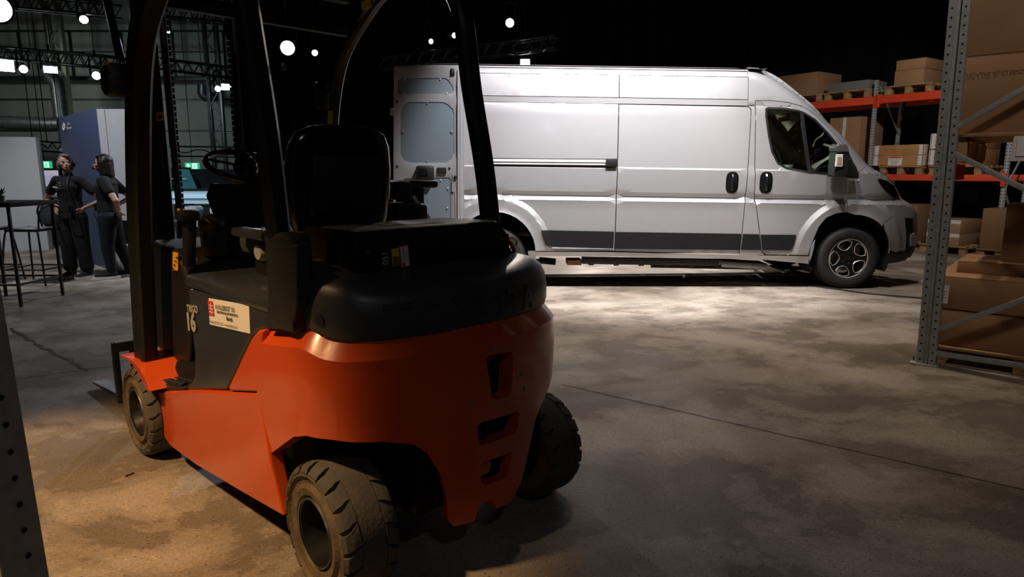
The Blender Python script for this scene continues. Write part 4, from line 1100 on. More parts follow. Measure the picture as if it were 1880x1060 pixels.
leg('guard_front_leg', [(.44, 1.62, .90), (.43, 1.47, 1.35), (.42, 1.38, 1.68), (.42, 1.27, 1.90), (.41, 1.05, 2.05), (.37, .80, 2.12), (.34, .42, 2.13)], .05, .05)
box('leg_base_cover', (-.515, .115, 1.0), (.085, .16, .30), 'grey_plastic', fork, 0, .02)
sideplate('leg_skirt', sidepoly([(498, 602), (547, 606), (557, 560), (556, 448), (506, 449), (505, 540)], -.53), -.552, .05, 'grey_plastic', bev=.008)
box('leg_base_cover', (.425, .22, .97), (.10, .14, .22), 'grey_plastic', fork, 0, .01)
for k in range(5): bar('roof_bar', (-.50, .45 + k * .17, 2.13), (.36, .45 + k * .17, 2.13), .05, .03, 'dark_frame', fork)
bar('roof_cross_member', (-.53, 1.24, 2.02), (.42, 1.24, 2.02), .04, .06, 'dark_frame', fork)
bar('wiper_bar', fy_(300, 6, 1.3), fy_(470, 22, 1.3), .02, .02, 'dark_frame', fork); bar('wiper_bar', fy_(506, 28, 1.3), fy_(620, 47, 1.3), .015, .015, 'steel', fork)
s_ = quad('guard_sticker', [fx(*p, .37) for p in ((664, 3), (683, -2), (683, 13), (665, 19))], 'sticker_yellow')
quad('leg_sticker', [fx(*p, .395) for p in ((601, 228), (609, 228), (610, 204), (602, 203))], 'sticker_yellow')
# work lamps and mirrors on the guard
bm = bmesh.new(); bx(bm, fx(214, 148, -.62), (.10, .11, .13), None, .03); obj('work_lamp', bm, 'black_plastic', fork)
bar('lamp_bracket', fx(214, 148, -.62), fx(240, 155, -.54), .03, .03, 'dark_frame', fork)
bar('lamp_arm', fx(196, 0, -.56), fx(222, 112, -.58), .03, .02, 'dark_frame', fork)
quad('lamp_reflector', [fx(*p, -.675) for p in ((189, 120), (199, 119), (199, 112), (191, 113))], 'tape')
bm = bmesh.new(); bx(bm, fx(592, 176, .40), (.08, .03, .14), None, .02); obj('rear_mirror', bm, 'black_plastic', fork)
tube('mirror_stem', [fx(592, 176, .40), fx(612, 165, .42)], .008, 'dark_frame', fork)
box('seat_belt_guide', fy_(521, 122, .22), (.016, .012, .022), 'steel', fork)
# ---- mast
for s, x in ((-1, -.315), (1, .20)):
    o = bar('mast_channel', (x, 1.92, .12), (x - .02, 1.86, 2.5), .05, .13, 'dark_frame', fork, .004, (0, 1, 0))
    bar('mast_inner_channel', (x - s * .05, 1.94, .12), (x - s * .05 - .02, 1.88, 2.55), .035, .09, 'black_plastic', fork, .004, (0, 1, 0))
    tube('lift_cylinder', [(x - s * .085, 1.85, .2), (x - s * .085 - .02, 1.80, 2.4)], .016, 'dark_frame', fork)
    bm = bmesh.new()
    for k in range(76): bx(bm, (x - s * .11 - .0002 * k, 1.88 - k * .0007, .25 + k * .029), (.014, .012, .022))
    o = obj('lift_chain', bm, 'dark_frame', fork); o['kind'] = 'stuff'
bar('mast_cross_member', (-.34, 1.92, 2.42), (.22, 1.92, 2.42), .05, .10, 'dark_frame', fork); bar('mast_cross_member', (-.34, 1.98, .55), (.22, 1.98, .55), .05, .12, 'dark_frame', fork)
bm = bmesh.new(); p = fy_(425, 50, 1.86); lathe(bm, [(-.02, .02), (-.02, .055), (-.012, .045), (.012, .045), (.02, .055), (.02, .02)], 24, 'X', p); obj('chain_pulley', bm, 'dark_frame', fork)
for px, py in ((294, 213), (485, 222)):
    s_ = quad('mast_sticker', [fy_(px - 6, py + 9, 1.79), fy_(px + 6, py + 8, 1.79), fy_(px + 6, py - 8, 1.79), fy_(px - 6, py - 7, 1.79)], 'sticker_amber')
    quad('sticker_print', [fy_(px - 5, py + 3, 1.785), fy_(px, py + 7, 1.785), fy_(px + 5, py + 2, 1.785), fy_(px, py - 5, 1.785)], 'print_black', s_)
# carriage and forks
bar('carriage_bar', (-.53, 2.10, .415), (.45, 2.10, .415), .05, .05, 'dark_frame', fork); bar('carriage_bar', (-.42, 2.10, .13), (.45, 2.10, .13), .04, .07, 'dark_frame', fork)
for x in (-.525, .42): bar('carriage_post', (x, 2.12, .10), (x, 2.12, .435), .03, .03, 'dark_frame', fork, .003, (0, 1, 0))
for x in (-.395, .33):
    bar('fork', (x, 2.16, .06), (x, 2.16, .43), .10, .04, 'dark_frame', fork, .004, (0, 1, 0))
    vs = [(x - .05, 2.14, .03), (x + .05, 2.14, .03), (x + .05, 2.14, .07), (x - .05, 2.14, .07), (x - .095, 2.86, .03), (x - .015, 2.86, .03), (x - .015, 2.86, .042), (x - .095, 2.86, .042)]
    o = pyobj('fork_blade', vs, [(0, 1, 2, 3), (4, 7, 6, 5), (0, 4, 5, 1), (1, 5, 6, 2), (2, 6, 7, 3), (3, 7, 4, 0)], 'steel', fork, 0)
# ---- steering, levers, seat
P0 = fy_(451, 306, 1.22); Rm = Matrix.Rotation(R(24), 3, 'X')
rim = [P0 + Rm @ Vector((math.cos(2 * PI * k / 36) * .165, math.sin(2 * PI * k / 36) * .165, 0)) for k in range(36)]
bm = bmesh.new(); tb(bm, rim + rim[:2], .0135, 10, False); obj('steering_wheel', bm, 'gloss_black', fork, 60)
for k in (3, 15, 27): bar('steering_spoke', P0, rim[k], .03, .012, 'black_plastic', fork)
bm = bmesh.new(); lathe(bm, [(-.03, .05), (.0, .055), (.03, .045), (.045, .025), (.05, .001)], 24, 'Z', P0); obj('steering_hub', bm, 'gloss_black', fork, 60)
q_ = P0 + Rm @ Vector((.11, -.10, .0)); tube('spinner_knob', [q_, q_ + Rm @ Vector((0, 0, .03)), q_ + Rm @ Vector((0, 0, .045)), q_ + Rm @ Vector((0, 0, .075))], [.008, .012, .024, .014], 'gloss_black', fork, 14)
bm = bmesh.new()
pr = [(.10, 1.275, .10), (.12, 1.22, .11), (.085, 1.10, .09), (.075, .98, .09), (.09, .60, .10)]
rings = []
for hw, z, hd in pr:
    rings.append([bm.verts.new((P0.x + .01 + a_ * hw, 1.32 + (1.275 - z) * .15 + b_ * hd, z)) for a_, b_ in ((-1, -.6), (-.8, -1), (.8, -1), (1, -.6), (1, .8), (.7, 1), (-.7, 1), (-1, .8))])
for a_, b_ in zip(rings, rings[1:]):
    for j in range(8): bm.faces.new((a_[j], a_[(j + 1) % 8], b_[(j + 1) % 8], b_[j]))
bm.faces.new(rings[0][::-1]); bm.faces.new(rings[-1]); obj('column_cover', bm, 'black_plastic', fork, 50)
box('display_panel', fy_(495, 285, 1.30), (.09, .02, .09), 'black_plastic', fork, Matrix.Rotation(R(-20), 3, 'X'), .006)
ha = fy_(345, 396, 1.2); box('lever_head', ha, (.085, .06, .05), 'black_plastic', fork, 0, .015)
bar('lever_stem', fy_(348, 400, 1.22), fy_(347, 490, 1.22), .045, .05, 'black_plastic', fork, .008, (0, 1, 0))
tube('lever_button', [fy_(329, 387, 1.2), fy_(329, 383, 1.2)], .008, 'sticker_amber', fork)
bm = bmesh.new(); bmesh.ops.create_uvsphere(bm, u_segments=20, v_segments=12, radius=.055)
for v in bm.verts: v.co = Vector((v.co.x, v.co.y * 1.1, v.co.z * .75)) + fy_(388, 410, 1.25)
obj('control_pod', bm, 'black_plastic', fork, 60)
bar('pod_ridge', fy_(377, 399, 1.18), fy_(394, 410, 1.18), .012, .012, 'gloss_black', fork, .004)
bar('pod_base', fy_(388, 415, 1.27), fy_(395, 470, 1.27), .09, .10, 'black_plastic', fork, .02, (0, 1, 0))
sx = -.15
bm = bmesh.new(); rr = []
prof = [(.0, .185, .02), (.04, .20, .03), (.12, .21, .035), (.22, .21, .035), (.30, .20, .03), (.345, .175, .025), (.365, .13, .015), (.372, .08, .008)]
for z, hw, hd in prof:
    ring = []
    for k in range(20):
        t = 2 * PI * k / 20; ex = .35
        X = hw * (abs(math.cos(t)) ** ex) * (1 if math.cos(t) >= 0 else -1); Y = hd * (abs(math.sin(t)) ** ex) * (1 if math.sin(t) >= 0 else -1)
        ring.append(bm.verts.new((sx + X, .40 - z * .10 + Y + (X / .21) ** 2 * .03, 1.12 + z)))
    rr.append(ring)
for a_, b_ in zip(rr, rr[1:]):
    for k in range(20): bm.faces.new((a_[k], a_[(k + 1) % 20], b_[(k + 1) % 20], b_[k]))
bm.faces.new(rr[0][::-1]); bm.faces.new(rr[-1]); obj('seat_backrest', bm, 'gloss_black', fork, 50)
box('backrest_panel', (sx, .352, 1.28), (.30, .02, .22), 'black_plastic', fork, Matrix.Rotation(R(5), 3, 'X'), .02)
box('seat_cushion', (sx, .62, 1.06), (.44, .44, .10), 'seat_cloth', fork, 0, .035); box('seat_base', (sx, .58, .975), (.36, .40, .09), 'black_plastic', fork, 0, .01)
bm = bmesh.new(); bx(bm, (sx - .25, .62, 1.105), (.06, .26, .035), None, .014); obj('side_bolster', bm, 'grey_gloss', fork)
bm = bmesh.new(); lathe(bm, [(-.012, .001), (-.012, .028), (0, .035), (.012, .035)], 20, 'X', fx(478, 463, sx - .23)); obj('recline_knob', bm, 'decal_silver', fork)
bm = bmesh.new(); a_ = fy_(760, 338, .72); bx(bm, a_ + Vector((-.02, 0, 0)), (.16, .22, .035), None, .014); obj('arm_rest', bm, 'black_plastic', fork)
box('arm_console', fy_(752, 360, .72), (.07, .14, .09), 'black_plastic', fork, 0, .012); box('arm_console', fy_(728, 350, .66), (.07, .14, .08), 'black_plastic', fork, 0, .012)
bar('console_strut', fy_(757, 360, .66), fy_(786, 402, .66), .02, .02, 'white_plastic', fork); bar('console_strut', fy_(745, 362, .66), fy_(776, 406, .66), .05, .03, 'black_plastic', fork)
box('console_foot', fy_(735, 392, .62), (.16, .2, .09), 'black_plastic', fork, 0, .02)

# ================================================================== black box standing on the rear cover
tl = fy_(655, 426, .02); tr = fy_(913, 406, .02); bl = fy_(670, 511, .02)
D('box_black', (.006, .006, .007), .5, var=.25, bump=.03, bscale=120)
D('label_worn', (.42, .36, .26), .4, var=.45, nscale=16); D('label_green', (.34, .40, .10), .4, var=.3, nscale=12)
cb = empty('charger_box', FC + Rv * tl.x + Fv * tl.y + Vector((0, 0, bl.z)), FA, label='black metal box with worn labels on its lid, standing on the fork truck rear cover', cat='box')
W_ = (tr - tl).length + .035; H_ = tl.z - bl.z; Dp = .31
vs = []
for x_, y0 in ((-.035, 0), (W_ - .005, 0)):
    vs += [(x_ + (.0), 0 - .035, 0), (x_, -.035, H_ - .055), (x_ + (.03 if x_ < 0 else -.03), .0, H_), (x_ + (.03 if x_ < 0 else -.03), Dp, H_), (x_, Dp + .03, H_ - .055), (x_, Dp + .03, 0)]
o = pyobj('casing', vs, [(0, 1, 2, 3, 4, 5), (11, 10, 9, 8, 7, 6)] + [(i, 6 + i, 6 + (i + 1) % 6, (i + 1) % 6) for i in range(6)], 'box_black', cb, 0); bevelmod(o, .003)
box('lid_label', (W_ * .5, .035, H_ + .001), (W_ * .86, .055, .002), 'label_worn', cb, 0, 0); box('lid_label', (W_ * .40, .16, H_ + .001), (.10, .07, .002), 'label_green', cb, 0, 0)
box('lid_label', (W_ * .80, .10, H_ + .001), (.20, .16, .0024), 'label_green', cb, 0, 0); box('lid_label', (W_ * .12, .13, H_ + .001), (.14, .20, .0024), 'label_worn', cb, 0, 0)
box('lid_label', (W_ * .58, .17, H_ + .001), (.20, .14, .0022), 'print_grey', cb, 0, 0)
def bp_(px, py, d=-.0355): p = fy_(px, py, tl.y + d); return Vector((p.x - tl.x, d, p.z - bl.z))
for px, py in ((675, 464), (809, 489), (902, 476), (920, 439)):
    bm = bmesh.new(); lathe(bm, [(-.004, .001), (-.003, .006), (0, .007)], 12, 'Y', bp_(px, py)); obj('screw', bm, 'steel', cb)
bm = bmesh.new(); lathe(bm, [(-.004, .001), (0, .006)], 10, 'X', (-.036, .28, .08)); obj('screw', bm, 'steel', cb)
s1 = quad('yellow_sticker', [bp_(*p) + Vector((0, -.001, 0)) for p in ((721.5, 489.5), (734, 487.5), (731.5, 455.8), (718, 457.8))], 'sticker_yellow', cb, .0006)
for k in range(4): quad('sticker_print', [bp_(*p) + Vector((0, -.0025, 0)) for p in ((722.5 + 2.8 * k, 488), (724.4 + 2.8 * k, 487.7), (722.6 + 2.8 * k, 471), (720.7 + 2.8 * k, 471.3))], 'print_black', s1, .0003)
s2 = quad('red_framed_sticker', [bp_(*p) + Vector((0, -.0012, 0)) for p in ((736, 492.5), (752.5, 489), (749, 449.5), (731.5, 452.5))], 'print_red', cb, .0006)
quad('sticker_print', [bp_(*p) + Vector((0, -.0028, 0)) for p in ((737.8, 490.5), (750.6, 487.7), (747.6, 451.5), (733.3, 454))], 'sticker_white', s2, .0003)
quad('sticker_print', [bp_(*p) + Vector((0, -.0036, 0)) for p in ((738, 489.5), (743.5, 488.5), (742.5, 482.5), (737.3, 483.3))], 'print_red', s2, .0003)
b0 = bp_(742.6, 480) + Vector((0, -.0036, 0)); text('sticker_text', 'A.VOLLEBREGT B.V.', .011, 'print_grey', s2, basis(b0, (-.05, 0, 1), (-1, 0, -.05)), .0003, 'LEFT', .75)
b0 = bp_(747, 473) + Vector((0, -.0036, 0)); text('sticker_text', 'Bleiswijk', .009, 'print_grey', s2, basis(b0, (-.05, 0, 1), (-1, 0, -.05)), .0003, 'LEFT', .75)
b0 = bp_(712.5, 486) + Vector((0, -.001, 0)); text('number_lettering', '051', .032, 'sticker_white', cb, basis(b0, (0, 0, 1), (-1, 0, 0)), .0004, 'LEFT', .9)
# cables at its right end
def cpt(px, py, d): p = fy_(px, py, tl.y + d); return Vector((p.x - tl.x, d, p.z - bl.z))
tube('cable', smoothpath([cpt(918, 442, .06), cpt(932, 436, .03), cpt(947, 440, .05), cpt(948, 449, .07), cpt(938, 456, .08)], 6), .006, 'white_plastic', cb, 8)
tube('cable', smoothpath([cpt(925, 441, .04), cpt(936, 446, .02), cpt(943, 458, .03), cpt(939, 469, .05), cpt(926, 470, .07)], 6), .008, 'cable_red', cb, 8)
tube('cable', smoothpath([cpt(919, 462, .03), cpt(930, 455, .02), cpt(936, 464, .03), cpt(930, 472, .05)], 6), .008, 'cable_black', cb, 8)
# wooden packing board under the box
tag(box('packing_board', FC + Rv * (tl.x + .10) + Fv * (tl.y + .19) + Vector((0, 0, bl.z - .012)), (.34, .34, .018), 'oak', None, FA, .002), 'thin brown board wedged under the left end of the black box', 'board')
# ================================================================== racking
def holes_on(bm, p0, p1, n, r, nor, skip=None):
    p0, p1 = Vector(p0), Vector(p1); nor = Vector(nor).normalized(); u, w = frame_of(nor)
    for k in range(n):
        c = p0.lerp(p1, (k + .5) / n) + nor * .0008
        vs = [bm.verts.new(c + (u * math.cos(2 * PI * j / 8) + w * math.sin(2 * PI * j / 8)) * r) for j in range(8)]; bm.faces.new(vs)
def upright(name, base, h, ax, ay, m, parent, wx=.09, wy=.075, lean=Vector((0, 0, 0)), hr=.006, pitch=.05, groove=True):
    """perforated rack post: ax = across its aisle face, ay = along its side face (unit vectors)"""
    base = Vector(base); ax = Vector(ax); ay = Vector(ay); topv = Vector((0, 0, h)) + lean * h
    if groove: sec = [(0, 0), (wx * .36, 0), (wx * .40, .018), (wx * .60, .018), (wx * .64, 0), (wx, 0), (wx, wy), (wx * .9, wy), (wx * .9, .02), (wx * .1, .02), (wx * .1, wy), (0, wy)]
    else: sec = [(0, 0), (wx, 0), (wx, wy), (0, wy)]
    bm = bmesh.new(); a = [bm.verts.new(base + ax * x + ay * y) for x, y in sec]; b = [bm.verts.new(base + topv + ax * x + ay * y) for x, y in sec]
    n = len(sec)
    for i in range(n): bm.faces.new((a[i], a[(i + 1) % n], b[(i + 1) % n], b[i]))
    bm.faces.new(a[::-1]); bm.faces.new(b); o = obj(name, bm, m, parent, 20)
    bm = bmesh.new(); nn = int(h / pitch)
    for x in (wx * .18, wx * .82): holes_on(bm, base + ax * x, base + topv + ax * x, nn, hr, -ay)
    for y in (wy * .62,):
        holes_on(bm, base + ay * y, base + topv + ay * y, nn, hr, -ax); holes_on(bm, base + ay * y + ax * wx, base + topv + ay * y + ax * wx, nn, hr, ax)
    me = bpy.data.meshes.new('slot_holes'); bm.to_mesh(me); bm.free(); h_ = link('slot_holes', me, 'hole', o); h_['kind'] = 'stuff'
    return o
def carton(c0, ex, ey, w, d, h, label, m='cardboard', tape=True, lab=None, group=None, tapefront=False, open_=False):
    """c0: near bottom corner; ex, ey unit vectors; returns the thing"""
    t = empty('cardboard_box', c0, label=label, cat='box', group=group or ('cardboard boxes on the near rack' if Vector(c0).y < 7 else 'cardboard boxes on the far rack'))
    Mx = Matrix((ex, ey, Vector((0, 0, 1)))).transposed().to_4x4()
    bm = bmesh.new(); bx(bm, (w / 2, d / 2, h / 2), (w, d, h), None, .004); bm.transform(Mx); obj('carton', bm, m, t)
    if tape:
        bm = bmesh.new(); bx(bm, (w / 2, d / 2, h + .0008), (w * .999, .05, .0016)); bx(bm, (-.0006, d / 2, h - .05), (.0014, .05, .10)); bx(bm, (w + .0006, d / 2, h - .05), (.0014, .05, .10)); bm.transform(Mx); obj('packing_tape', bm, 'tape', t, 0)
    bm = bmesh.new(); bx(bm, (w / 2, d / 2, h + .0004), (w * .998, .004, .001)); bx(bm, (w / 2, -.0004, h - .004), (w * .99, .001, .003)); bm.transform(Mx); obj('flap_edge', bm, 'print_grey' if False else 'cardboard_dark', t, 0)
    if lab:
        x, z, lw, lh, red = lab
        bm = bmesh.new(); bx(bm, (x, -.002, z), (lw, .002, lh)); bm.transform(Mx); l = obj('address_label', bm, 'paper', t, 0)
        bm = bmesh.new()
        if red: bx(bm, (x, -.0038, z + lh * .38), (lw * .9, .001, lh * .14)); bm.transform(Mx); obj('label_print', bm, 'print_red', l, 0)
        else: bm.free()
        bm = bmesh.new()
        for k in range(4): bx(bm, (x - lw * .08 * (k % 2), -.0038, z + lh * (.15 - .16 * k)), (lw * (.7 - .1 * k), .001, lh * .05))
        bm.transform(Mx); obj('label_print', bm, 'print_grey', l, 0)
    if tapefront:
        bm = bmesh.new(); bx(bm, (w / 2, -.0015, h * .88), (w * .99, .0016, .06)); bm.transform(Mx); obj('white_tape_band', bm, 'white_tape', t, 0)
    return t
def pallet(c0, ex, ey, w, d, label, h=.144, group=None):
    t = empty('pallet', c0, label=label, cat='pallet', group=group or 'wooden pallets in the racks')
    Mx = Matrix((ex, ey, Vector((0, 0, 1)))).transposed().to_4x4()
    def pc(name, c, s): bm = bmesh.new(); bx(bm, c, s, None, .002); bm.transform(Mx); return obj(name, bm, 'wood', t)
    for k in range(5): pc('deck_board', (w / 2, .05 + (d - .1) * k / 4, h - .011), (w, .10 if k % 2 else .14, .022))
    for k in range(3): pc('stringer_board', (.05 + (w - .1) * k / 2, d / 2, h - .033), (.10, d, .022))
    for i in range(3):
        for j in range(3): pc('block', (.06 + (w - .12) * i / 2, .06 + (d - .12) * j / 2, h / 2 - .011), (.10, .10, h - .066))
    for k in range(3): pc('skid_board', (.05 + (w - .1) * k / 2, d / 2, .011), (.10, d, .022))
    return t

# ---- near rack on the right: its end frame faces the camera
ep = Vector((.763, -.646, 0)).normalized(); eq = Vector((.646, .763, 0)).normalized()
B0 = onz(1681, 668); 
nr = empty('near_rack', B0, label='galvanised pallet rack on the right with diagonal braces across its end frame', cat='rack')
def NL(p): return Vector(p) - B0
lean = Vector((-.018, 0, 0))
o = upright('upright', (0, 0, .01), 3.9, ep, eq, 'galv', nr, .115, .085, lean, .0068, .056)
bm = bmesh.new(); bx(bm, tuple(ep * .05 + eq * .035 + Vector((0, 0, .005))), (.17, .12, .01), Matrix((ep, eq, Vector((0, 0, 1)))).transposed(), .003); obj('foot_plate', bm, 'galv', nr)
tube('anchor_bolt', [-ep * .02 + eq * .04 + Vector((0, 0, .01)), -ep * .02 + eq * .04 + Vector((0, 0, .04))], .008, 'steel', nr, 8)
upright('upright', ep * 1.05 + Vector((0, 0, .01)), 3.9, ep, eq, 'galv', nr, .115, .085, lean, .0068, .056)
P_ = lambda px, py, dq=.03: NL(onpl(px, py, eq, B0 + eq * dq))
def brace(a, b, name='brace', w=.032, h=.034): A_, B_ = P_(*a), P_(*b); B_ = A_ + (B_ - A_) * ((1.06 - A_.dot(ep)) / (B_ - A_).dot(ep)); bar(name, A_, B_, h, w, 'galv', nr, .003, tuple(eq))
brace((1732, 248), (1960, 117)); brace((1733, 272), (1930, 372)); brace((1703, 612), (1960, 523)); brace((1698, 646), (1945, 682))
for p in ((1731, 236), (1731, 267)):
    a = P_(p[0] - 2, p[1], -.01); bm = bmesh.new(); u_, w_ = frame_of(eq); tb(bm, [a, a + eq * .03], .011, 8); obj('brace_bolt', bm, 'steel', nr)
# beams running away from the frame
for z_, m_ in ((1.62, 'rack_orange'), (.10, 'galv')):
    pass
bmz = zat(325, 4.6)
ZB = onpl(1745, 298, eq, B0 + eq * .1).z - .065
bar('beam', eq * .09 + Vector((0, 0, ZB)), eq * 1.22 + Vector((0, 0, ZB)), .045, .12, 'rack_orange', nr); bar('beam', ep * 1.05 + eq * .09 + Vector((0, 0, ZB)), ep * 1.05 + eq * 1.22 + Vector((0, 0, ZB)), .045, .12, 'rack_orange', nr)
bar('rear_upright', eq * 1.25 + ep * 1.1, eq * 1.25 + ep * 1.1 + Vector((0, 0, 3.9)), .08, .08, 'galv', nr, .003, tuple(ep))
def NP(p, q, z): return B0 + ep * p + eq * q + Vector((0, 0, z))
def nz(px, py, q): v = onpl(px, py, eq, B0 + eq * q); return v
# ground level load
q0 = .14
pallet(NP(.06, q0 - .02, .0), ep, eq, 1.05, 1.2, 'wooden pallet on the floor inside the near rack under the two wide boxes', .13)
z1 = nz(1712, 566, q0).z; z2 = nz(1714, 505, q0).z
carton(NP(.05, q0, .131), ep, eq, 1.1, 1.15, z1 - .133, 'wide brown box on the pallet, lower of the two behind the near rack post', tape=False)
c_ = carton(NP(.05, q0 + .003, z1 + .007), ep, eq, 1.1, 1.15, z2 - z1 - .007, 'wide brown box with small white label, lying on the unlabelled one beside the rack post', tape=False, lab=(.045, (z2 - z1) * .42, .07, .13, False))
a_ = nz(1757, 491, q0 + .25); w5 = (NL(a_)).dot(ep); zf = z2; 
carton(NP(w5, q0 + .25, z2), ep, eq, .75, .55, .085, 'flat shallow brown box lying on top of the wide boxes', 'cardboard')
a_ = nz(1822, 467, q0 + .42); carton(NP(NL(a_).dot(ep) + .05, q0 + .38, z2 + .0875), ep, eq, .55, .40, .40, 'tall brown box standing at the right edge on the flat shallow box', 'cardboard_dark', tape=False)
# upper load
zb = nz(1745, 247, q0).z; za = nz(1745, 290, q0).z
zs = nz(1745, 298, .1).z
ph = zb - zs
pallet(NP(.03, .10, zs), ep, eq, 1.15, 1.2, 'large wooden pallet on the near rack beams under the tall brown boxes', max(.14, ph))
zb = zs + max(.14, ph)
zc_ = nz(1752, 107, q0).z
t_ = carton(NP(.05, q0, zb + .001), ep, eq, 1.1, 1.1, zc_ - zb, 'large brown box printed with a grey web address on the near rack', tape=False)
g = onpl(1752, 128, eq, B0 + eq * q0); T_ = basis(NP(.05 + .0, q0 - .003, 0) - (B0 * 0) - NP(.05, q0, zb + .001) + Vector((0, 0, zc_ - .10)), -ep, (0, 0, -1))
o = text('box_print', 'www.cardboardboxes.co.uk SKU-2618', .06, 'cardboard_dark', t_, Matrix.Translation(ep * .60 - eq * .004 + Vector((0, 0, zc_ - zb - .105))) @ basis((0, 0, 0), -ep, (0, 0, -1)), .0003, 'LEFT', .62)
carton(NP(.05, q0, zc_ + .004), ep, eq, 1.1, 1.1, .75, 'large plain brown box on top of the printed one on the near rack', tape=False)
# clear document bag hung on the pallet
a_ = onpl(1862, 250, eq, B0 + eq * .05); b_ = onpl(1905, 250, eq, B0 + eq * .05); 
db = empty('document_bag', a_, label='clear plastic document bag hanging from the pallet on the near rack', cat='bag')
hh = a_.z - onpl(1857, 296, eq, B0 + eq * .05).z
quad('sleeve', [Vector((0, 0, -hh)) - ep * .01, ep * .26 + Vector((0, 0, -hh)), ep * .26, Vector((0, 0, 0))], 'sticker_white', db, .002)
quad('sheet', [Vector((0, 0, -hh * .8)) + ep * .02 - eq * .006, ep * .22 + Vector((0, 0, -hh * .8)) - eq * .006, ep * .22 - eq * .006 + Vector((0, 0, -hh * .1)), Vector((0, 0, -hh * .1)) + ep * .02 - eq * .006], 'paper', db, .001)

# ---- far rack behind the nose of the van
fb = Vector((.56, -.83, 0)).normalized(); fd_ = Vector((.83, .56, 0)).normalized()
F0 = Vector((6.50, 11.90, 0))
fr = empty('far_rack', F0, label='orange-beamed pallet rack standing behind the nose of the van', cat='rack')
def FS(px, q=0.0):
    """distance along the far rack's front line (offset q into depth) seen at pixel column px"""
    r = ray(px, 330); A_ = F0 + fd_ * q; return (r.x * A_.y - r.y * A_.x) / (r.y * fb.x - r.x * fb.y)
def FZ(px, py, q=0.0): s = FS(px, q); P = F0 + fd_ * q + fb * s; return zat(py, P.y)
zTop = FZ(1597, 147); zU = FZ(1597, 184); zL = FZ(1597, 325.5)
S = [FS(1597), FS(1846)]; bay = S[1] - S[0]; SS = [S[0] - 2 * bay, S[0] - bay, S[0], S[1]]
for i, s in enumerate(SS):
    upright('upright', fb * (s - .045), zTop, fb, fd_, 'galv', fr, .072, .03, Vector((-.012, 0, 0)) if i < 3 else Vector((0, 0, 0)), .010, .05, False)
    upright('upright', fb * (s - .045) + fd_ * .85, zTop, fb, fd_, 'galv', fr, .06, .045, Vector((0, 0, 0)), .008, .05, False)
    for k in range(3): bar('frame_brace', fb * s + Vector((0, 0, .2 + k * .9)) + (fd_ * .06 if k % 2 else fd_ * .86), fb * s + Vector((0, 0, 1.0 + k * .9)) + (fd_ * .86 if k % 2 else fd_ * .06), .02, .03, 'galv', fr)
for s0_, s1_ in zip(SS, SS[1:]):
    for z_, h_ in ((zU, .13), (zL, .10)):
        bar('beam', fb * (s0_ + .05) - fd_ * .01 + Vector((0, 0, z_)), fb * (s1_ - .05) - fd_ * .01 + Vector((0, 0, z_)), .05, h_, 'rack_orange', fr)
        bar('beam', fb * (s0_ + .05) + fd_ * .92 + Vector((0, 0, z_)), fb * (s1_ - .05) + fd_ * .92 + Vector((0, 0, z_)), .05, h_, 'rack_orange', fr)
        for e_ in (s0_ + .02, s1_ - .02): box('beam_connector', fb * e_ - fd_ * .02 + Vector((0, 0, z_ - .02)), (.07, .03, .22), 'rack_orange', fr, Matrix((fb, fd_, Vector((0, 0, 1)))).transposed())
zUt = zU + .066; zLt = zL + .051
def FP(s, q, z): return F0 + fb * s + fd_ * q + Vector((0, 0, z))
def fitem(px0, px1, q=.0): a = FS(px0, q); b = FS(px1, q); return a, b - a
def hz_(px, py, q, z0): return FZ(px, py, q) - z0
# upper level, right bay
s_, w_ = fitem(1608, 1693, -.05); pallet(FP(s_, -.05, zUt), fb, fd_, w_, 1.0, 'wooden pallet on the upper far-rack beam carrying two stacked tan boxes')
s_, w_ = fitem(1624, 1676, .0); zz = zUt + .146; h_ = hz_(1626, 131, 0, zz)
carton(FP(s_, 0, zz), fb, fd_, w_, .8, h_, 'tan box on the upper far-rack pallet, under another of its width', tape=False)
h2_ = hz_(1627, 112, 0, zz + h_); carton(FP(s_ + .01, .0, zz + h_ + .003), fb, fd_, w_, .8, h2_, 'tan box topmost on the upper far-rack pallet at the right', tape=False)
# upper level, left bay
s_, w_ = fitem(1500, 1582, -.05); pallet(FP(s_, -.05, zUt), fb, fd_, w_, 1.0, 'wooden pallet on the upper far-rack beam under the clear plastic crate')
s_, w_ = fitem(1507, 1580, 0); cr_ = empty('plastic_crate', FP(s_, 0, zUt + .146), label='low dark crate wrapped in clear film on a far-rack pallet', cat='crate')
Mf = Matrix((fb, fd_, Vector((0, 0, 1)))).transposed().to_4x4()
bm = bmesh.new(); h_ = hz_(1510, 154, 0, zUt + .146); bx(bm, (w_ / 2, .4, h_ / 2), (w_, .8, h_), None, .02); bm.transform(Mf); obj('crate_body', bm, 'black_plastic', cr_)
bm = bmesh.new(); bx(bm, (w_ / 2, .4, h_ / 2), (w_ + .012, .812, h_ + .006), None, .02); bm.transform(Mf); obj('film_wrap', bm, 'clear_plastic', cr_)
s_, w_ = fitem(1440, 1495, -.05); pallet(FP(s_ - .5, -.05, zUt), fb, fd_, w_ + .5, 1.0, 'wooden pallet half hidden by the van roof on the upper far-rack beam')
s_, w_ = fitem(1433, 1487, 0); zz = zUt + .146; carton(FP(s_ - .3, 0, zz), fb, fd_, w_ + .3, .8, hz_(1487, 131, 0, zz), 'big tan box on the far rack, partly behind the van roof', tape=False)
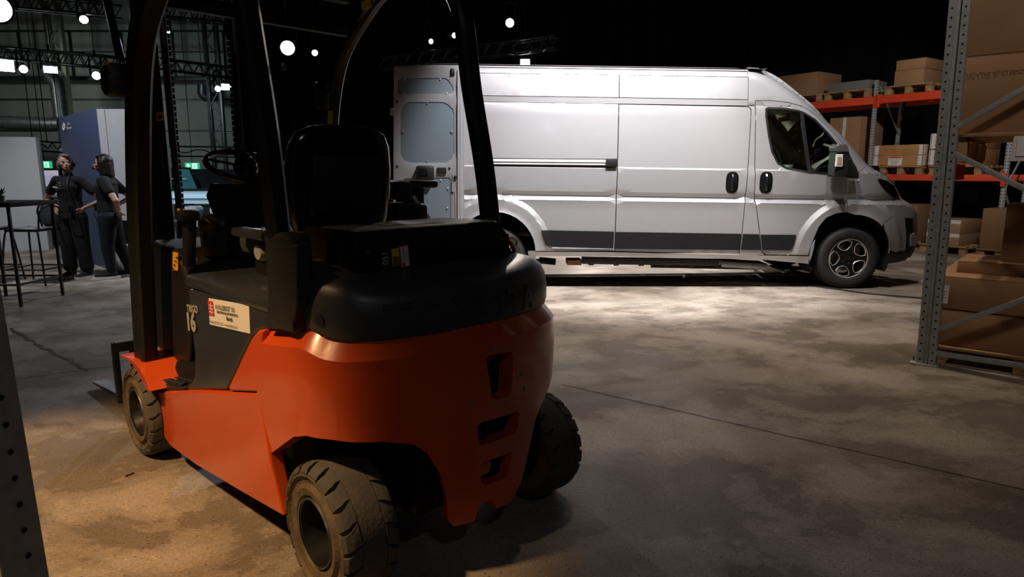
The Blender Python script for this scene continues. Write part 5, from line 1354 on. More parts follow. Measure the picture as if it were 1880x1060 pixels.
# lower level
s_, w_ = fitem(1514, 1570, .0); zz = zLt; pallet(FP(s_ - .1, 0, zz), fb, fd_, w_ + .12, .85, 'pallet on the lower far-rack beam hidden behind the van windscreen', .12)
zz += .122; t_ = carton(FP(s_, 0.02, zz), fb, fd_, w_, .8, hz_(1560, 214, 0, zz), 'tall tan box with a white tape stripe behind the van windscreen', tape=False)
bm = bmesh.new(); hh = hz_(1560, 214, 0, zz); a0, _ = fitem(1537, 1544, 0); bx(bm, (a0 - s_ + .04, -.002, hh / 2), (.06, .003, hh)); bm.transform(Mf); obj('tape_stripe', bm, 'white_tape', t_, 0)
s_, w_ = fitem(1612, 1690, -.02); pallet(FP(s_, -.02, zLt), fb, fd_, w_, .9, 'wooden pallet on the lower far-rack beam under the wooden collar crate')
def collar_crate(px0, px1, top, z0, lab, label):
    s_, w_ = fitem(px0, px1, 0); c = empty('wooden_crate', FP(s_, 0, z0), label=label, cat='crate', group='wooden collar crates'); H = hz_((px0 + px1) / 2, top, 0, z0)
    for k in range(2):
        for n_, cc, ss in (('plank', (w_ / 2, 0, 0), (w_ - .02, .02, H / 2 - .004)), ('plank', (w_ / 2, .78, 0), (w_ - .02, .02, H / 2 - .004)), ('plank', (0, .39, 0), (.02, .78, H / 2 - .004)), ('plank', (w_, .39, 0), (.02, .78, H / 2 - .004))):
            bm = bmesh.new(); bx(bm, (cc[0], cc[1], H / 4 + k * H / 2), ss, None, .002); bm.transform(Mf); obj(n_, bm, 'wood_collar', c)
        for x in (0, w_):
            bm = bmesh.new(); s2 = 1 if x else -1
            bx(bm, (x - s2 * .035, -.014, H / 4 + k * H / 2), (.055, .006, H / 2 * .92), None, 0); bx(bm, (x + s2 * .014, .03, H / 4 + k * H / 2), (.006, .08, H / 2 * .92))
            for j in range(4): bx(bm, (x - s2 * .06, -.019, H * (.06 + .12 * j) + k * H / 2), (.03, .008, .02))
            bm.transform(Mf); obj('corner_hinge', bm, 'lamp_lens', c)
    if lab:
        a1, lw = fitem(lab[0], lab[1], 0); bm = bmesh.new(); zc = FZ((lab[0] + lab[1]) / 2, (lab[2] + lab[3]) / 2) - z0; lh = .15
        bx(bm, (a1 - s_ + lw / 2, -.014, zc), (lw, .003, lh)); bm.transform(Mf); l = obj('address_label', bm, 'paper', c, 0)
        bm = bmesh.new(); bx(bm, (a1 - s_ + lw / 2, -.017, zc + lh * .4), (lw * .92, .002, lh * .15)); bm.transform(Mf); obj('label_print', bm, 'print_red', l, 0)
        bm = bmesh.new()
        for k in range(4): bx(bm, (a1 - s_ + lw * .45, -.017, zc + lh * (.15 - .16 * k)), (lw * (.75 - .1 * k), .002, .008))
        bm.transform(Mf); obj('label_print', bm, 'print_grey', l, 0)
    return c
collar_crate(1602, 1690, 266, zLt + .146, (1628, 1653, 288, 304), 'wooden collar crate with red and white label on the lower far-rack level')
s_, w_ = fitem(1702, 1800, -.02); pallet(FP(s_, -.02, zLt), fb, fd_, min(w_, S[1] - s_ - .1), .9, 'wooden pallet on the lower far-rack beam just behind the near rack post')
collar_crate(1703, 1790, 243, zLt + .146, None, 'taller wooden collar crate on the far rack, mostly behind the near rack post')
# floor level of the far rack
s_, w_ = fitem(1700, 1776, -.2); pallet(FP(s_, -.2, 0), fb, fd_, w_ + .1, 1.0, 'wooden pallet on the floor under the far rack carrying two taped boxes')
s_, w_ = fitem(1712, 1774, -.2); zz = .146; h_ = hz_(1760, 430, -.2, zz)
carton(FP(s_, -.2, zz), fb, fd_, w_, .8, h_, 'brown box with white tape and no label at the bottom of the floor stack', tape=False, tapefront=True)
h2_ = hz_(1760, 405, -.2, zz + h_); carton(FP(s_, -.2, zz + h_ + .002), fb, fd_, w_, .8, h2_, 'brown taped box with red-headed label, upper of two beneath the far rack', tape=False, tapefront=True, lab=(w_ * .5, h2_ * .52, .20, .14, True))
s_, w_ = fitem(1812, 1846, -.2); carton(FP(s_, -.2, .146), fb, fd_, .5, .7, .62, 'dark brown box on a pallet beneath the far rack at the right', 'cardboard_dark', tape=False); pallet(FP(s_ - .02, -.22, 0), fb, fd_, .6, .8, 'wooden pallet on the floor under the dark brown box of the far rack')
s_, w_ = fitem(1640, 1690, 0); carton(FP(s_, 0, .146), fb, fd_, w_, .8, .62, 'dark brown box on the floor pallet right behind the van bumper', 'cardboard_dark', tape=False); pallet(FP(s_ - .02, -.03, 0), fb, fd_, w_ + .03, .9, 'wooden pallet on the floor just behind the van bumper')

# ---- near rack post cut off by the left edge
ul = empty('rack_post', onpl(-32, 760, (0, 1, 0), (0, 1.02, 0)) * 1.0, label='perforated grey rack post cut off by the left edge of the picture', cat='rack')
ul.location.z = 0; base = ul.location.copy()
ex_ = Vector((.97, -.24, 0)).normalized(); ey_ = Vector((.24, .97, 0)).normalized()
pr = onpl(62, 900, (0, 1, 0), (0, 1.12, 0)); ul.location = (pr.x - .152, 1.12, 0)
upright('upright', (0, 0, .01), 3.4, ex_, ey_, 'galv', ul, .115, .085, Vector((-.03, 0, 0)), .0062, .052)
bm = bmesh.new(); bx(bm, (.06, .05, .005), (.18, .14, .01), None, .003); obj('foot_plate', bm, 'galv', ul)
# thin black cable lying on the floor by the front wheel of the van
c0, c1 = onz(1478, 524), onz(1690, 549)
tag(tube('floor_cable', smoothpath([c0 + Vector((0, 0, .007)), onz(1540, 533) + Vector((0, 0, .007)), onz(1600, 541) + Vector((0, 0, .007)), c1 + Vector((0, 0, .007)), onz(1900, 566) + Vector((0, 0, .007))], 6), .011, 'cable_black'), 'thin black cable lying on the floor from the van front wheel to the rack', 'cable')

# ================================================================== display stands, furniture
def wallbox(name, p0, p1, thick, h, m1, m2, label, cat='display wall'):
    """upright board from p0 to p1 with its edge face coloured differently"""
    p0 = Vector(p0); d = (Vector(p1) - p0); L_ = d.length; d.normalize(); n = Vector((-d.y, d.x, 0))
    t = empty(name, p0, label=label, cat=cat); Mx = Matrix((d, n, Vector((0, 0, 1)))).transposed().to_4x4()
    bm = bmesh.new(); bx(bm, (L_ / 2, thick / 2, h / 2), (L_, thick, h), None, .004); bm.transform(Mx); obj('white_face', bm, m1, t)
    return t, Mx, L_
cA = onz(209, 498); cB = ony(109, 217, 10.35); hB = 2.13
t = empty('display_wall', cA, label='tall display block with a white front and dark blue side in the hall', cat='display wall')
dB = (Vector((cB.x, cB.y, 0)) - cA); Lb = dB.length; dB.normalize()
fr_ = Vector((.62, .03, 0)); q4_ = [Vector((0, 0, 0)), fr_, fr_ + dB * Lb, dB * Lb]
o = pyobj('white_face', q4_ + [p + Vector((0, 0, hB)) for p in q4_], [(0, 1, 2, 3), (7, 6, 5, 4)] + [(i, (i + 1) % 4, 4 + (i + 1) % 4, 4 + i) for i in range(4)], 'white_panel', t, 0)
bm = bmesh.new(); MB_ = Matrix((dB, -nB if False else Vector((-dB.y, dB.x, 0)), Vector((0, 0, 1)))).transposed().to_4x4()
bx(bm, (Lb / 2, -.012, hB / 2 + .003), (Lb, .05, hB + .006), None, .002)
bm.transform(MB_); o = obj('blue_face', bm, 'blue_panel', t); o['label'] = 'dark blue side face with small white logo'
# logo and lettering on the blue face
fn_ = Vector((-dB.y, dB.x, 0)); face = .0
def BF(px, py): return onpl(px, py, fn_, cA + fn_ * .016) - cA
cam_side = 1 if (Vector((0, 0, 0)) - cA).dot(fn_) > 0 else -1
def BFp(px, py): return onpl(px, py, fn_, cA + fn_ * .017 * cam_side) - cA
cc = BFp(117, 233); xd2 = (BFp(130, 231) - BFp(117, 233)); xd2.z = 0; xd2.normalize()
ring = [cc + xd2 * math.cos(2 * PI * k / 20) * .075 + Vector((0, 0, math.sin(2 * PI * k / 20) * .055)) for k in range(20)]
tube('logo_ring', ring + ring[:2], .006, 'sticker_white', t, 5)
r2 = [cc + xd2 * math.cos(2 * PI * k / 16) * .028 + Vector((0, 0, math.sin(2 * PI * k / 16) * .052)) for k in range(16)]
tube('logo_ring', r2 + r2[:2], .005, 'sticker_white', t, 5)
tube('logo_ring', [cc + xd2 * math.cos(a) * .05 + Vector((0, 0, .022 + math.sin(a) * .02)) for a in [2 * PI * k / 14 for k in range(16)]], .005, 'sticker_white', t, 5)
text('logo_text', 'Toyota', .055, 'sticker_white', t, basis(BFp(123, 230), xd2, (0, 0, 1)), .001); text('logo_text', 'Professional', .055, 'sticker_white', t, basis(BFp(123, 238), xd2, (0, 0, 1)), .001)
bar('panel_seam', Vector((.10, .0, .02)), Vector((.10, .0, hB)), .004, .004, 'print_grey', t, 0)
# white wall further left, with its dark blue flank
wA = onz(0, 462); wB = onz(90, 459.5)
t2 = empty('display_wall', (wB.x, wB.y, 0), label='lower white display wall behind the bar stool at the left edge', cat='display wall')
dW = Vector((wA.x - wB.x, wA.y - wB.y, 0)); Lw = 1.15; dW.normalize(); Mw = Matrix((dW, Vector((-dW.y, dW.x, 0)), Vector((0, 0, 1)))).transposed().to_4x4()
hW = zat(252, wB.y)
bm = bmesh.new(); bx(bm, (.42, -.1, hW / 2), (.84, .2, hW), None, .004); bm.transform(Mw); obj('white_face', bm, 'white_panel', t2)
bm = bmesh.new(); bx(bm, (1.25, -.1, hW * .35), (.82, .22, hW * .7), None, .004); bm.transform(Mw); obj('blue_face', bm, 'blue_panel', t2)
# screens between the two walls
def screen(px0, px1, py0, py1, Y, label, m, stand=True, name='screen'):
    a = ony(px0, py1, Y); b = ony(px1, py0, Y); c = Vector(((a.x + b.x) / 2, Y, 0))
    t = empty(name, c, label=label, cat='screen'); z0, z1 = a.z, b.z
    box('frame', (0, .04, (z0 + z1) / 2), (b.x - a.x + .05, .06, z1 - z0 + .05), 'gloss_black', t); box('picture', (0, .005, (z0 + z1) / 2), (b.x - a.x, .02, z1 - z0), m, t, 0, 0)
    if stand: box('stand_post', (0, .06, z0 / 2), (.08, .04, z0), 'dark_frame', t); box('stand_foot', (0, .06, .02), (.5, .35, .04), 'dark_frame', t)
    return t, c, a, b
t, c, a, b = screen(66, 106, 313, 362, 12.2, 'lit screen with a cloudy sky picture behind the woman in the polo shirt', 'screen_sky')
box('picture_ground', (0, -.008, a.z + (b.z - a.z) * .34), (b.x - a.x, .006, (b.z - a.z) * .14), 'screen_land', t, 0, 0); box('picture_ground', (0, -.008, a.z + (b.z - a.z) * .05), (b.x - a.x, .006, (b.z - a.z) * .09), 'screen_land', t, 0, 0)
# exit signs
def exitsign(px0, px1, py0, py1, Y, label):
    a = ony(px0, py1, Y); b = ony(px1, py0, Y); w = b.x - a.x; h = b.z - a.z; t = empty('exit_sign', ((a.x + b.x) / 2, Y, a.z), label=label, cat='sign', group='green exit signs')
    box('sign_box', (0, .03, h / 2), (w, .06, h), 'exit_green', t, 0, .004)
    quad('arrow', [Vector((-w * .30, -.006, h * .12)), Vector((-w * .18, -.006, h * .12)), Vector((-w * .18, -.006, h * .5)), Vector((-w * .08, -.006, h * .5)), Vector((-w * .24, -.006, h * .88)), Vector((-w * .42, -.006, h * .5)), Vector((-w * .30, -.006, h * .5))], 'exit_white', t, .001)
    quad('door_symbol', [Vector((w * .05, -.006, h * .1)), Vector((w * .40, -.006, h * .1)), Vector((w * .40, -.006, h * .9)), Vector((w * .05, -.006, h * .9))], 'exit_white', t, .001)
    P = lambda x, z: Vector((w * x, -.012, h * z))
    bm = bmesh.new()
    for p0, p1, r in ((P(.22, .62), P(.20, .42), .012), (P(.20, .42), P(.28, .28), .009), (P(.28, .28), P(.24, .14), .008), (P(.20, .42), P(.13, .25), .009), (P(.22, .6), P(.32, .5), .007), (P(.22, .6), P(.12, .52), .007)): tb(bm, [p0, p1], r * h / .2, 5)
    bmesh.ops.create_uvsphere(bm, u_segments=8, v_segments=6, radius=.014 * h / .2, matrix=Matrix.Translation(P(.24, .75))); obj('running_figure', bm, 'exit_green', t)
    bar('hanger', (0, .03, h), (0, .03, 7.19 - a.z), .012, .012, 'truss', t)
exitsign(68, 92, 296, 309, 14.5, 'green exit sign with running figure behind the head of the left woman')
exitsign(340, 364, 299, 311, 14.5, 'green exit sign with running figure above the dark monitor near the steering wheel')
# hanging pipe frame seen above
for pts, lab_ in (([(60, 259), (113, 262)], 'thin dark rail between the white wall and the blue display block'), ([(312, 269), (405, 270), (470, 272)], 'thin dark rail with sagging cable above the exit sign')):
    P = [ony(x, y, 15.5) for x, y in pts]; t = empty('hall_rail', P[0], label=lab_, cat='rail')
    tube('rail', [p - P[0] for p in P], .022, 'truss', t, 6); tube('rail', [p - P[0] + Vector((0, 0, -.22)) for p in P], .022, 'truss', t, 6)
    n_ = 10; tube('cable', smoothpath([P[0].lerp(P[-1], k / n_) - P[0] + Vector((0, -.03, -.02 - .12 * abs(math.sin(k * .9)))) for k in range(n_ + 1)], 3), .014, 'cable_black', t, 5)
    for k in range(3): tube('drop', [P[0].lerp(P[-1], k / 2) - P[0], P[0].lerp(P[-1], k / 2) - P[0] + Vector((0, 0, 7.19 - P[0].z))], .010, 'truss', t, 5)
# workshop bench with monitor, tinted panel and lit counter behind the mast
YD = 13.2
def onD(px, py, Y=YD): return ony(px, py, Y)
t, c, a, b = screen(354, 470, 313, 350, YD + .3, 'black monitor wall standing right of the tinted glass panel', 'screen_dark', True, 'monitor')
a = onD(318, 352); b = onD(348, 309); t = empty('glass_panel', ((a.x + b.x) / 2, YD, 0), label='tinted teal glass panel in a leaning dark frame behind the mast', cat='panel')
w = b.x - a.x; vs = [Vector((-w / 2, 0, a.z)), Vector((w / 2 + .15, 0, a.z)), Vector((w / 2 - .02, .05, b.z)), Vector((-w / 2, .05, b.z))]
quad('pane', vs, 'teal_glass', t, .01); tube('frame', vs + vs[:2], .025, 'gloss_black', t, 6); box('stand', (0, .05, a.z / 2), (w * .8, .2, a.z), 'dark_frame', t)
bar('shelf_line', Vector((-w / 2, -.02, lerp(a.z, b.z, .55))), Vector((w * .3, -.02, lerp(a.z, b.z, .55))), .01, .015, 'lamp_lens', t, 0); box('red_light', (-w * .1, -.03, lerp(a.z, b.z, .82)), (.03, .02, .03), 'print_red', t)
a = onD(318, 374, 12.6); b = onD(470, 351, 12.6); t = empty('counter', ((a.x + b.x) / 2, 12.6, 0), label='long counter with a backlit pale blue front behind the mast', cat='counter')
w = b.x - a.x; box('lit_front', (0, 0, (a.z + b.z) / 2), (w, .04, b.z - a.z), 'counter_blue', t, 0, 0); box('ledge', (0, -.03, lerp(a.z, b.z, .38)), (w, .05, .02), 'duct', t); box('top', (0, .2, b.z + .02), (w, .5, .03), 'dark_frame', t); box('plinth', (0, .22, a.z / 2 - .02), (w, .42, a.z - .04), 'dark_frame', t)
a = onD(320, 420, 11.0); t = empty('bench', (a.x + .9, 11.2, 0), label='pale grey bench with metal legs seen under the lit counter', cat='bench')
zt_ = ony(340, 412, 11.0).z; box('seat', (0, 0, zt_), (2.2, .45, .09), 'white_panel', t, 0, .02)
for x in (-1, -.3, .5, 1): bar('leg', (x, -.15, 0), (x, -.15, zt_), .03, .03, 'lamp_lens', t, .002, (0, 1, 0)); bar('leg', (x, .15, 0), (x, .15, zt_), .03, .03, 'lamp_lens', t, .002, (0, 1, 0))
for k, px in enumerate((349, 402)): 
    p = ony(px, 396, 11.6); t = empty('display_stand', (p.x, 11.7, 0), label=('small rounded machine on the floor left of the steering column', 'small rounded machine on the floor right beside the steering column')[k], cat='machine')
    box('body', (0, 0, p.z / 2), (.34, .4, p.z), 'teal_glass' if k else 'van_inner', t, 0, .08); box('head', (0, 0, p.z + .08), (.3, .34, .16), 'lamp_lens', t, 0, .06)

# ---- bar stool and table
def stoolleg(bm, a, b, r=.011): tb(bm, [a, b], r, 8)
ft = [onz(*p) for p in ((40, 541), (123, 524), (95, 505), (30, 515))]
cS = sum(ft, Vector((0, 0, 0))) / 4; cS = Vector((cS.x, cS.y, 0)); zS = zat(421, cS.y)
st = empty('bar_stool', cS, label='black wire-legged bar stool standing beside the bar table at the left', cat='stool', group='bar stools')
hs_ = .19
topc = [Vector((-hs_, -hs_, zS - .03)), Vector((hs_, -hs_, zS - .03)), Vector((hs_, hs_, zS - .03)), Vector((-hs_, hs_, zS - .03))]
botc = [Vector((-.25, -.25, .01)), Vector((.25, -.25, .01)), Vector((.25, .25, .01)), Vector((-.25, .25, .01))]
for p, q_ in zip(topc, botc): tube('leg', smoothpath([p + Vector((-p.x * .5, -p.y * .5, .01)), p, q_], 4), .011, 'dark_frame', st, 8)
for k in range(4): a_, b_ = botc[k].lerp(topc[k], .30), botc[(k + 1) % 4].lerp(topc[(k + 1) % 4], .30); tube('foot_rail', [a_, b_], .009, 'dark_frame', st, 8)
bm = bmesh.new(); bx(bm, (0, 0, zS), (.40, .40, .035), None, .015); obj('seat', bm, 'dark_frame', st)
bkz = zat(372, cS.y)
tube('back_rail', smoothpath([Vector((.19, -.17, zS)), Vector((.23, -.17, zS + .22)), Vector((.24, 0, zS + .28)), Vector((.23, .17, zS + .22)), Vector((.19, .17, zS))], 6), .010, 'dark_frame', st, 8)
# table
tz = zat(375, 6.6); tA = ony(66, 378, 6.75)
tbm = empty('bar_table', (tA.x - .36, 6.75, 0), label='tall black bar table with thin steel legs cut off by the left edge', cat='table')
box('table_top', (0, 0, tz), (.70, .70, .045), 'matte_black', tbm, 0, .006)
for x in (-.31, .31):
    for y in (-.31, .31): bar('leg', (x, y, 0), (x, y, tz - .02), .025, .025, 'dark_frame', tbm, .002, (0, 1, 0))
for y in (-.31, .31): bar('stretcher', (-.31, y, .22), (.31, y, .22), .02, .02, 'dark_frame', tbm)
for x in (-.31, .31): bar('stretcher', (x, -.31, .22), (x, .31, .22), .02, .02, 'dark_frame', tbm)
pp = Vector((ony(3, 370, 6.75).x, 6.75, tz + .0235)); pl = empty('potted_plant', pp, label='small plant in a pale pot standing on the bar table', cat='plant')
bm = bmesh.new(); lathe(bm, [(0, .001), (0, .035), (.06, .045), (.06, .038), (.05, .001)], 16, 'Z'); obj('pot', bm, 'white_plastic', pl)
for k in range(14):
    a = k * 2.4; e = Vector((math.cos(a) * .05, math.sin(a) * .05, .10 + .02 * (k % 3))); m_ = e * .5 + Vector((0, 0, .035)); n_ = Vector((-math.sin(a), math.cos(a), 0)) * .010
    pyobj('leaf', [Vector((0, 0, .05)), m_ + n_, e, m_ - n_], [(0, 1, 2, 3)], 'leaf', pl, 0)
# second stool, mostly hidden behind the table legs
s2 = copy_tree(st); s2.location = (cS.x - .62, cS.y + .02, 0); s2['label'] = 'second black bar stool cut off by the left edge under the bar table'
# folding frame behind the second woman
fa = empty('display_stand', onz(236, 500) * 1.0, label='dark slotted panel on a pale leaning foot beside the right woman', cat='stand'); fa.location.z = 0
Yf = fa.location.y; q4 = lambda px, py: ony(px, py, Yf) - Vector(fa.location)
quad('slotted_panel', [q4(228, 447), q4(240, 449), q4(240, 405), q4(222, 405)], 'dark_frame', fa, .01); tube('foot', [q4(221, 430), q4(237, 478), q4(240, 498)], .03, 'white_plastic', fa, 8)

# ================================================================== people
_b = bmesh.new(); bmesh.ops.create_uvsphere(_b, u_segments=14, v_segments=9, radius=1); _b.verts.ensure_lookup_table()
USV = [tuple(v.co) for v in _b.verts]; USF = [tuple(v.index for v in f.verts) for f in _b.faces]; _b.free()
def blob(name, segs, m, parent, voxel=.010, smooth=2, dec=None):
    """segs: list of (p0, (rx,ry,rz)0, p1, (..)1, n) swept ellipsoids, welded into one skin"""
    VS, FS_ = [], []
    for p0, r0, p1, r1, n in segs:
        for k in range(n + 1):
            t = k / max(n, 1); p = Vector(p0).lerp(Vector(p1), t); r = Vector(r0).lerp(Vector(r1), t); b = len(VS)
            VS += [(p.x + r.x * a[0], p.y + r.y * a[1], p.z + r.z * a[2]) for a in USV]; FS_ += [tuple(b + i for i in f) for f in USF]
    me = bpy.data.meshes.new(name); me.from_pydata(VS, [], FS_); o = link(name, me, m, parent)
    md = o.modifiers.new('r', 'REMESH'); md.mode = 'VOXEL'; md.voxel_size = voxel
    md = o.modifiers.new('s', 'SMOOTH'); md.factor = .5; md.iterations = smooth
    bpy.context.view_layer.update(); me2 = evalmesh(o); o.modifiers.clear(); o.data = me2; me2.materials.clear(); me2.materials.append(M[m]); finish(me2, 60); return o
def S3(r): return (r, r, r)
def seg(p0, r0, p1, r1, n=8): return (p0, S3(r0) if not isinstance(r0, tuple) else r0, p1, S3(r1) if not isinstance(r1, tuple) else r1, n)
def hand(w, d, n_, curl, s=1):
    """palm and five fingers from wrist w along d; n_ = side of the thumb"""
    d = d.normalized(); n_ = (n_ - d * n_.dot(d)).normalized(); c = d.cross(n_)
    out = [seg(w, .021, w + d * .075, .026, 4), seg(w + d * .03 + n_ * .015, .016, w + d * .075 + n_ * .026, .014, 2), seg(w + d * .03 - n_ * .015, .016, w + d * .075 - n_ * .026, .013, 2)]
    for k, (off, ln) in enumerate(((.028, .066), (.010, .075), (-.010, .070), (-.028, .055))):
        a = w + d * .078 + n_ * off; b = a + (d + c * curl * .4).normalized() * ln * .5; e = b + (d + c * curl * 1.4).normalized() * ln * .5
        out += [seg(a, .0095, b, .0085, 5), seg(b, .0085, e, .007, 5)]
    a = w + d * .03 + n_ * .022; b = a + (d * .5 + n_ * .8).normalized() * .035; e = b + (d + n_ * .3 + c * curl * .5).normalized() * .03
    return out + [seg(a, .012, b, .0105, 4), seg(b, .0105, e, .008, 4)]
def person(px, py, rz, label, grey):
    base = onz(px, py); t = empty('person', base, rz, label=label, cat='person', group='people talking in the hall'); t.scale = (.95, .95, .89) if grey else (1.02, 1.04, .89)
    V = Vector
    # faces local -y ; x to the person's left
    hipz = .88; lean = 0.02
    if grey:   # hands on hips, head turned
        sh = .185; elb = [V((-.445, .06, 1.10)), V((.42, .08, 1.10))]; wr = [V((-.20, -.02, 1.0)), V((.19, .0, .99))]; feet = [(-.11, -.02), (.13, .0)]; knee = [V((-.10, -.02, .47)), V((.12, -.01, .47))]
    else:
        sh = .18; elb = [V((-.29, .19, 1.12)), V((.34, .16, 1.10))]; wr = [V((-.17, .02, 1.0)), V((.17, .13, .955))]; feet = [(-.07, .12), (.09, -.03)]; knee = [V((-.08, .05, .48)), V((.09, -.03, .48))]
    shd = [V((-sh, .01, 1.37)), V((sh, .01, 1.37))]; hip = [V((-.09, .0, .86)), V((.09, .0, .86))]
    body = [seg(V((0, 0, .92)), (.15, .10, .10), V((0, .0, 1.10)), (.125, .09, .10), 5), seg(V((0, 0, 1.10)), (.125, .09, .10), V((0, .01, 1.32)), (.155, .095, .09), 6), seg(V((0, .015, 1.38)), (.11, .07, .06), V((0, .01, 1.42)), (.06, .055, .05), 3), seg(V((0, .01, 1.40)), .052, V((0, -.01, 1.50)), .048, 6)]
    for s in (0, 1):
        body += [seg(V((0, .01, 1.37)), .06, shd[s], .05, 4), seg(shd[s], .050, elb[s], .036, 12), seg(elb[s], .036, wr[s], .024, 12)]
        body += [seg(hip[s], .085, knee[s], .056, 12), seg(knee[s], .055, V((feet[s][0], feet[s][1], .10)), .036, 12), seg(V((feet[s][0], feet[s][1] + .03, .05)), .04, V((feet[s][0], feet[s][1] - .12, .035)), .03, 6)]
    dr = [(V((.35, -.5, -.75)) if s == 0 else V((-.35, -.5, -.75))) for s in (0, 1)]
    if not grey: dr = [V((.5, -.6, .2)), V((-.75, .3, -.6))]
    for s in (0, 1): body += hand(wr[s], dr[s] if grey or s == 0 else dr[s], V((0, -1, .4)), .5 * (1 if s else -1))
    # head: turned on the neck
    hz = V((0, -.015, 1.60)); Hr = Matrix.Rotation(R(50 if grey else -4), 3, 'Z') @ Matrix.Rotation(R(-10 if grey else 0), 3, 'X')
    H = lambda x, y, z: hz + Hr @ V((x, y, z))
    body += [(H(0, .012, .02), (.072, .088, .098), H(0, .012, .02), (.072, .088, .098), 0), seg(H(0, -.03, -.045), (.050, .050, .05), H(0, -.045, -.075), (.036, .034, .030), 4), seg(H(0, -.078, .0), .010, H(0, -.098, -.028), .013, 4), seg(H(0, -.08, -.055), (.02, .012, .008), H(0, -.085, -.055), (.02, .012, .008), 1)]
    for s in (-1, 1): body += [seg(H(s * .030, -.066, .022), (.016, .012, .006), H(s * .030, -.068, .022), (.016, .012, .006), 0), (H(s * .072, .012, -.005), (.010, .018, .028), H(s * .072, .012, -.005), (.010, .018, .028), 0), seg(H(s * .035, -.052, -.02), .022, H(s * .035, -.052, -.02), .022, 0)]
    blob('body', body, 'skin', t, .0075, 1)
    for s in (-1, 1):
        bm = bmesh.new(); bmesh.ops.create_uvsphere(bm, u_segments=10, v_segments=8, radius=.009, matrix=Matrix.Translation(H(s * .031, -.0735, .010))); obj('eye', bm, 'print_black', t, 60)
        tube('eyebrow', [H(s * .018, -.082, .034), H(s * .034, -.080, .038), H(s * .048, -.070, .032)], .003, 'hair_dark', t, 6)
    # hair
    hm = 'hair_grey' if grey else 'hair_dark'
    hs = [(H(0, .028, .035), (.086, .092, .098), H(0, .028, .035), (.086, .092, .098), 0), (H(0, .055, -.01), (.078, .065, .085), H(0, .055, -.01), (.078, .065, .085), 0), seg(H(0, -.04, .10), (.06, .03, .02), H(0, .02, .12), (.07, .05, .02), 3)]
    if grey: hs += [(H(0, .075, -.045), (.070, .055, .055), H(0, .075, -.045), (.070, .055, .055), 0), seg(H(-.07, .03, .0), (.022, .04, .05), H(-.065, .03, -.06), (.015, .035, .03), 3), seg(H(.07, .03, .0), (.022, .04, .05), H(.065, .03, -.06), (.015, .035, .03), 3)]
    else: hs += [seg(H(0, .06, -.02), (.085, .055, .08), H(0, .075, -.15), (.088, .045, .05), 6), seg(H(-.075, .015, .0), (.022, .05, .07), H(-.08, .03, -.13), (.016, .05, .04), 5), seg(H(.075, .015, .0), (.022, .05, .07), H(.08, .03, -.13), (.016, .05, .04), 5)]
    blob('hair', hs, hm, t, .008, 2)
    # polo shirt
    cl = [seg(V((0, .0, .95)), (.172, .125, .05), V((0, 0, 1.08)), (.150, .115, .10), 5), seg(V((0, 0, 1.10)), (.150, .115, .10), V((0, -.005, 1.28)), (.178, .128, .09), 6), seg(V((0, -.03, 1.25)), (.13, .105, .07), V((0, -.02, 1.27)), (.13, .10, .07), 2), seg(V((0, .012, 1.33)), (.165, .115, .06), V((0, .01, 1.41)), (.08, .070, .03), 6), seg(V((0, .01, 1.42)), .064, V((0, .005, 1.445)), .060, 2)]
    for s in (0, 1): cl += [seg(V((0, .01, 1.365)), .07, shd[s], .068, 5), seg(shd[s], .068, shd[s].lerp(elb[s], .55), .060, 8)]
    blob('polo_shirt', cl, 'cloth_black', t, .009, 2)
    tr_ = [seg(V((0, .0, .86)), (.168, .128, .07), V((0, 0, .96)), (.160, .120, .04), 5)]
    for s in (0, 1):
        wide = .092 if grey else .078
        tr_ += [seg(hip[s], .112, knee[s], wide, 12), seg(knee[s], wide, V((feet[s][0], feet[s][1] + .01, .16)), .085 if grey else .055, 12), seg(V((feet[s][0], feet[s][1] + .01, .16)), .085 if grey else .055, V((feet[s][0], feet[s][1] + .01, .125)), .055 if grey else .05, 3)]
    blob('trousers', tr_, 'cloth_black' if grey else 'cloth_navy', t, .010, 2)
    for s in (0, 1):
        f = V((feet[s][0], feet[s][1], 0)); sh_ = blob('shoe', [seg(f + V((0, .03, .07)), (.046, .05, .045), f + V((0, -.06, .055)), (.046, .05, .036), 5), seg(f + V((0, -.06, .05)), (.046, .05, .034), f + V((0, -.135, .045)), (.040, .04, .026), 5)], 'cloth_black', t, .008, 1)
        bm = bmesh.new(); P = [(f.x + .057 * math.cos(a) * (1.0 if math.sin(a) > 0 else 1.0), f.y - .05 + .155 * math.sin(a), z) for z in (.002, .036) for a in [2 * PI * k / 18 for k in range(18)]]
        vs = [bm.verts.new(p) for p in P]; bm.faces.new(vs[:18][::-1]); bm.faces.new(vs[18:])
        for k in range(18): bm.faces.new((vs[k], vs[(k + 1) % 18], vs[18 + (k + 1) % 18], vs[18 + k]))
        obj('sole', bm, 'white_plastic', sh_)
    # headset, radio and its cable
    tube('headband', [H(-.082, .01, .0), H(-.08, .015, .07), H(-.04, .02, .128), H(.04, .02, .128), H(.08, .015, .07), H(.082, .01, .0)], .008, 'matte_black', t, 6)
    sd_ = 1 if grey else -1
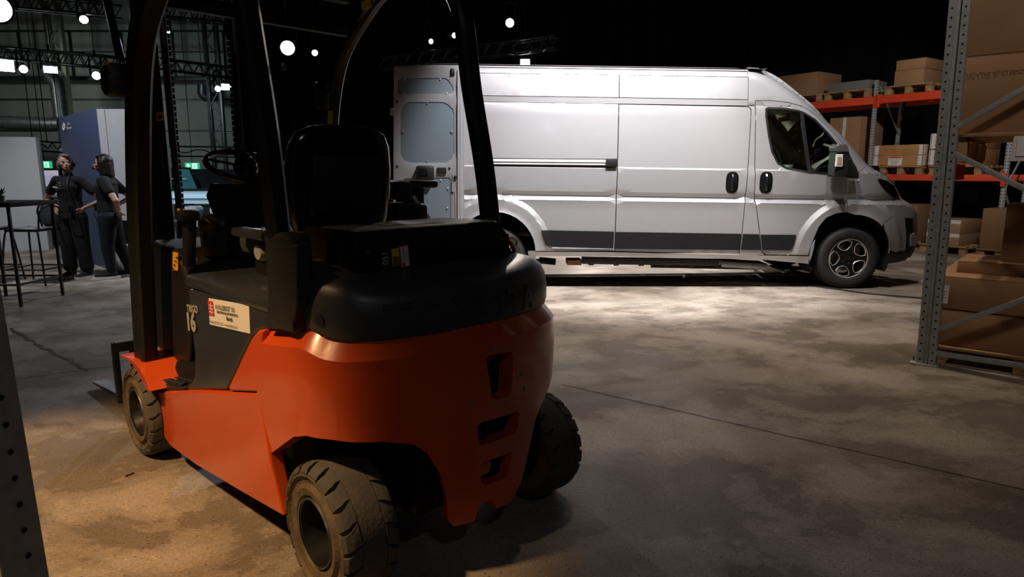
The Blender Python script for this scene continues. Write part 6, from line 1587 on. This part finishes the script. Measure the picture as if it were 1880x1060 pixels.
    bm = bmesh.new(); bmesh.ops.create_uvsphere(bm, u_segments=12, v_segments=8, radius=1, matrix=Matrix.Translation(H(sd_ * .088, .005, -.01)) @ Matrix.Diagonal((.018, .03, .034, 1))); obj('ear_cup', bm, 'matte_black', t, 60)
    tube('microphone_boom', smoothpath([H(sd_ * .09, -.01, -.02), H(sd_ * .085, -.07, -.055), H(sd_ * .05, -.115, -.065)], 4), .005, 'matte_black', t, 6); tube('microphone', [H(sd_ * .055, -.11, -.065), H(sd_ * .03, -.125, -.062)], .012, 'matte_black', t, 8)
    box('radio', (.12, -.125, .98) if grey else (-.02, -.135, 1.0), (.06, .035, .10), 'gloss_black', t, 0, .006)
    tube('headset_cable', smoothpath([H(sd_ * .08, .03, -.05), V((sd_ * .10, -.12, 1.35)), V((sd_ * .15, -.15, 1.15)), V((.20 * sd_, -.14, .85)), V((.12 * sd_, -.14, .72)), V((.08, -.14, .93))], 8), .0045, 'cable_black', t, 6)
    if grey: quad('name_badge', [V((-.11, -.137, 1.275)), V((-.03, -.145, 1.265)), V((-.03, -.147, 1.285)), V((-.11, -.139, 1.295))], 'paper', t, .002)
    if grey:
        for k in range(3): box('button', (0, -.134 - .002 * k, 1.34 - k * .035), (.008, .006, .008), 'paper', t, 0, 0)
    return t
person(146, 510, R(-12), 'woman with short grey-brown hair in black polo, hands on hips, looking aside', True)
person(213, 510, R(-72), 'dark-haired woman in black with a headset, seen from the side, hand on hip', False)
# grey bag behind the first woman, on the stool's back
bg = ony(93, 394, 8.9); t = empty('backpack', bg, label='dark round backpack hanging beside the left woman', cat='bag')
bm = bmesh.new(); bmesh.ops.create_uvsphere(bm, u_segments=20, v_segments=14, radius=1, matrix=Matrix.Diagonal((.13, .11, .20, 1))); obj('bag_body', bm, 'seat_cloth', t, 60)
tube('strap', smoothpath([Vector((-.05, -.08, .17)), Vector((-.08, -.13, .05)), Vector((-.06, -.1, -.15))], 5), .014, 'matte_black', t, 8); box('pocket', (0, -.10, -.05), (.15, .04, .15), 'seat_cloth', t, 0, .015)
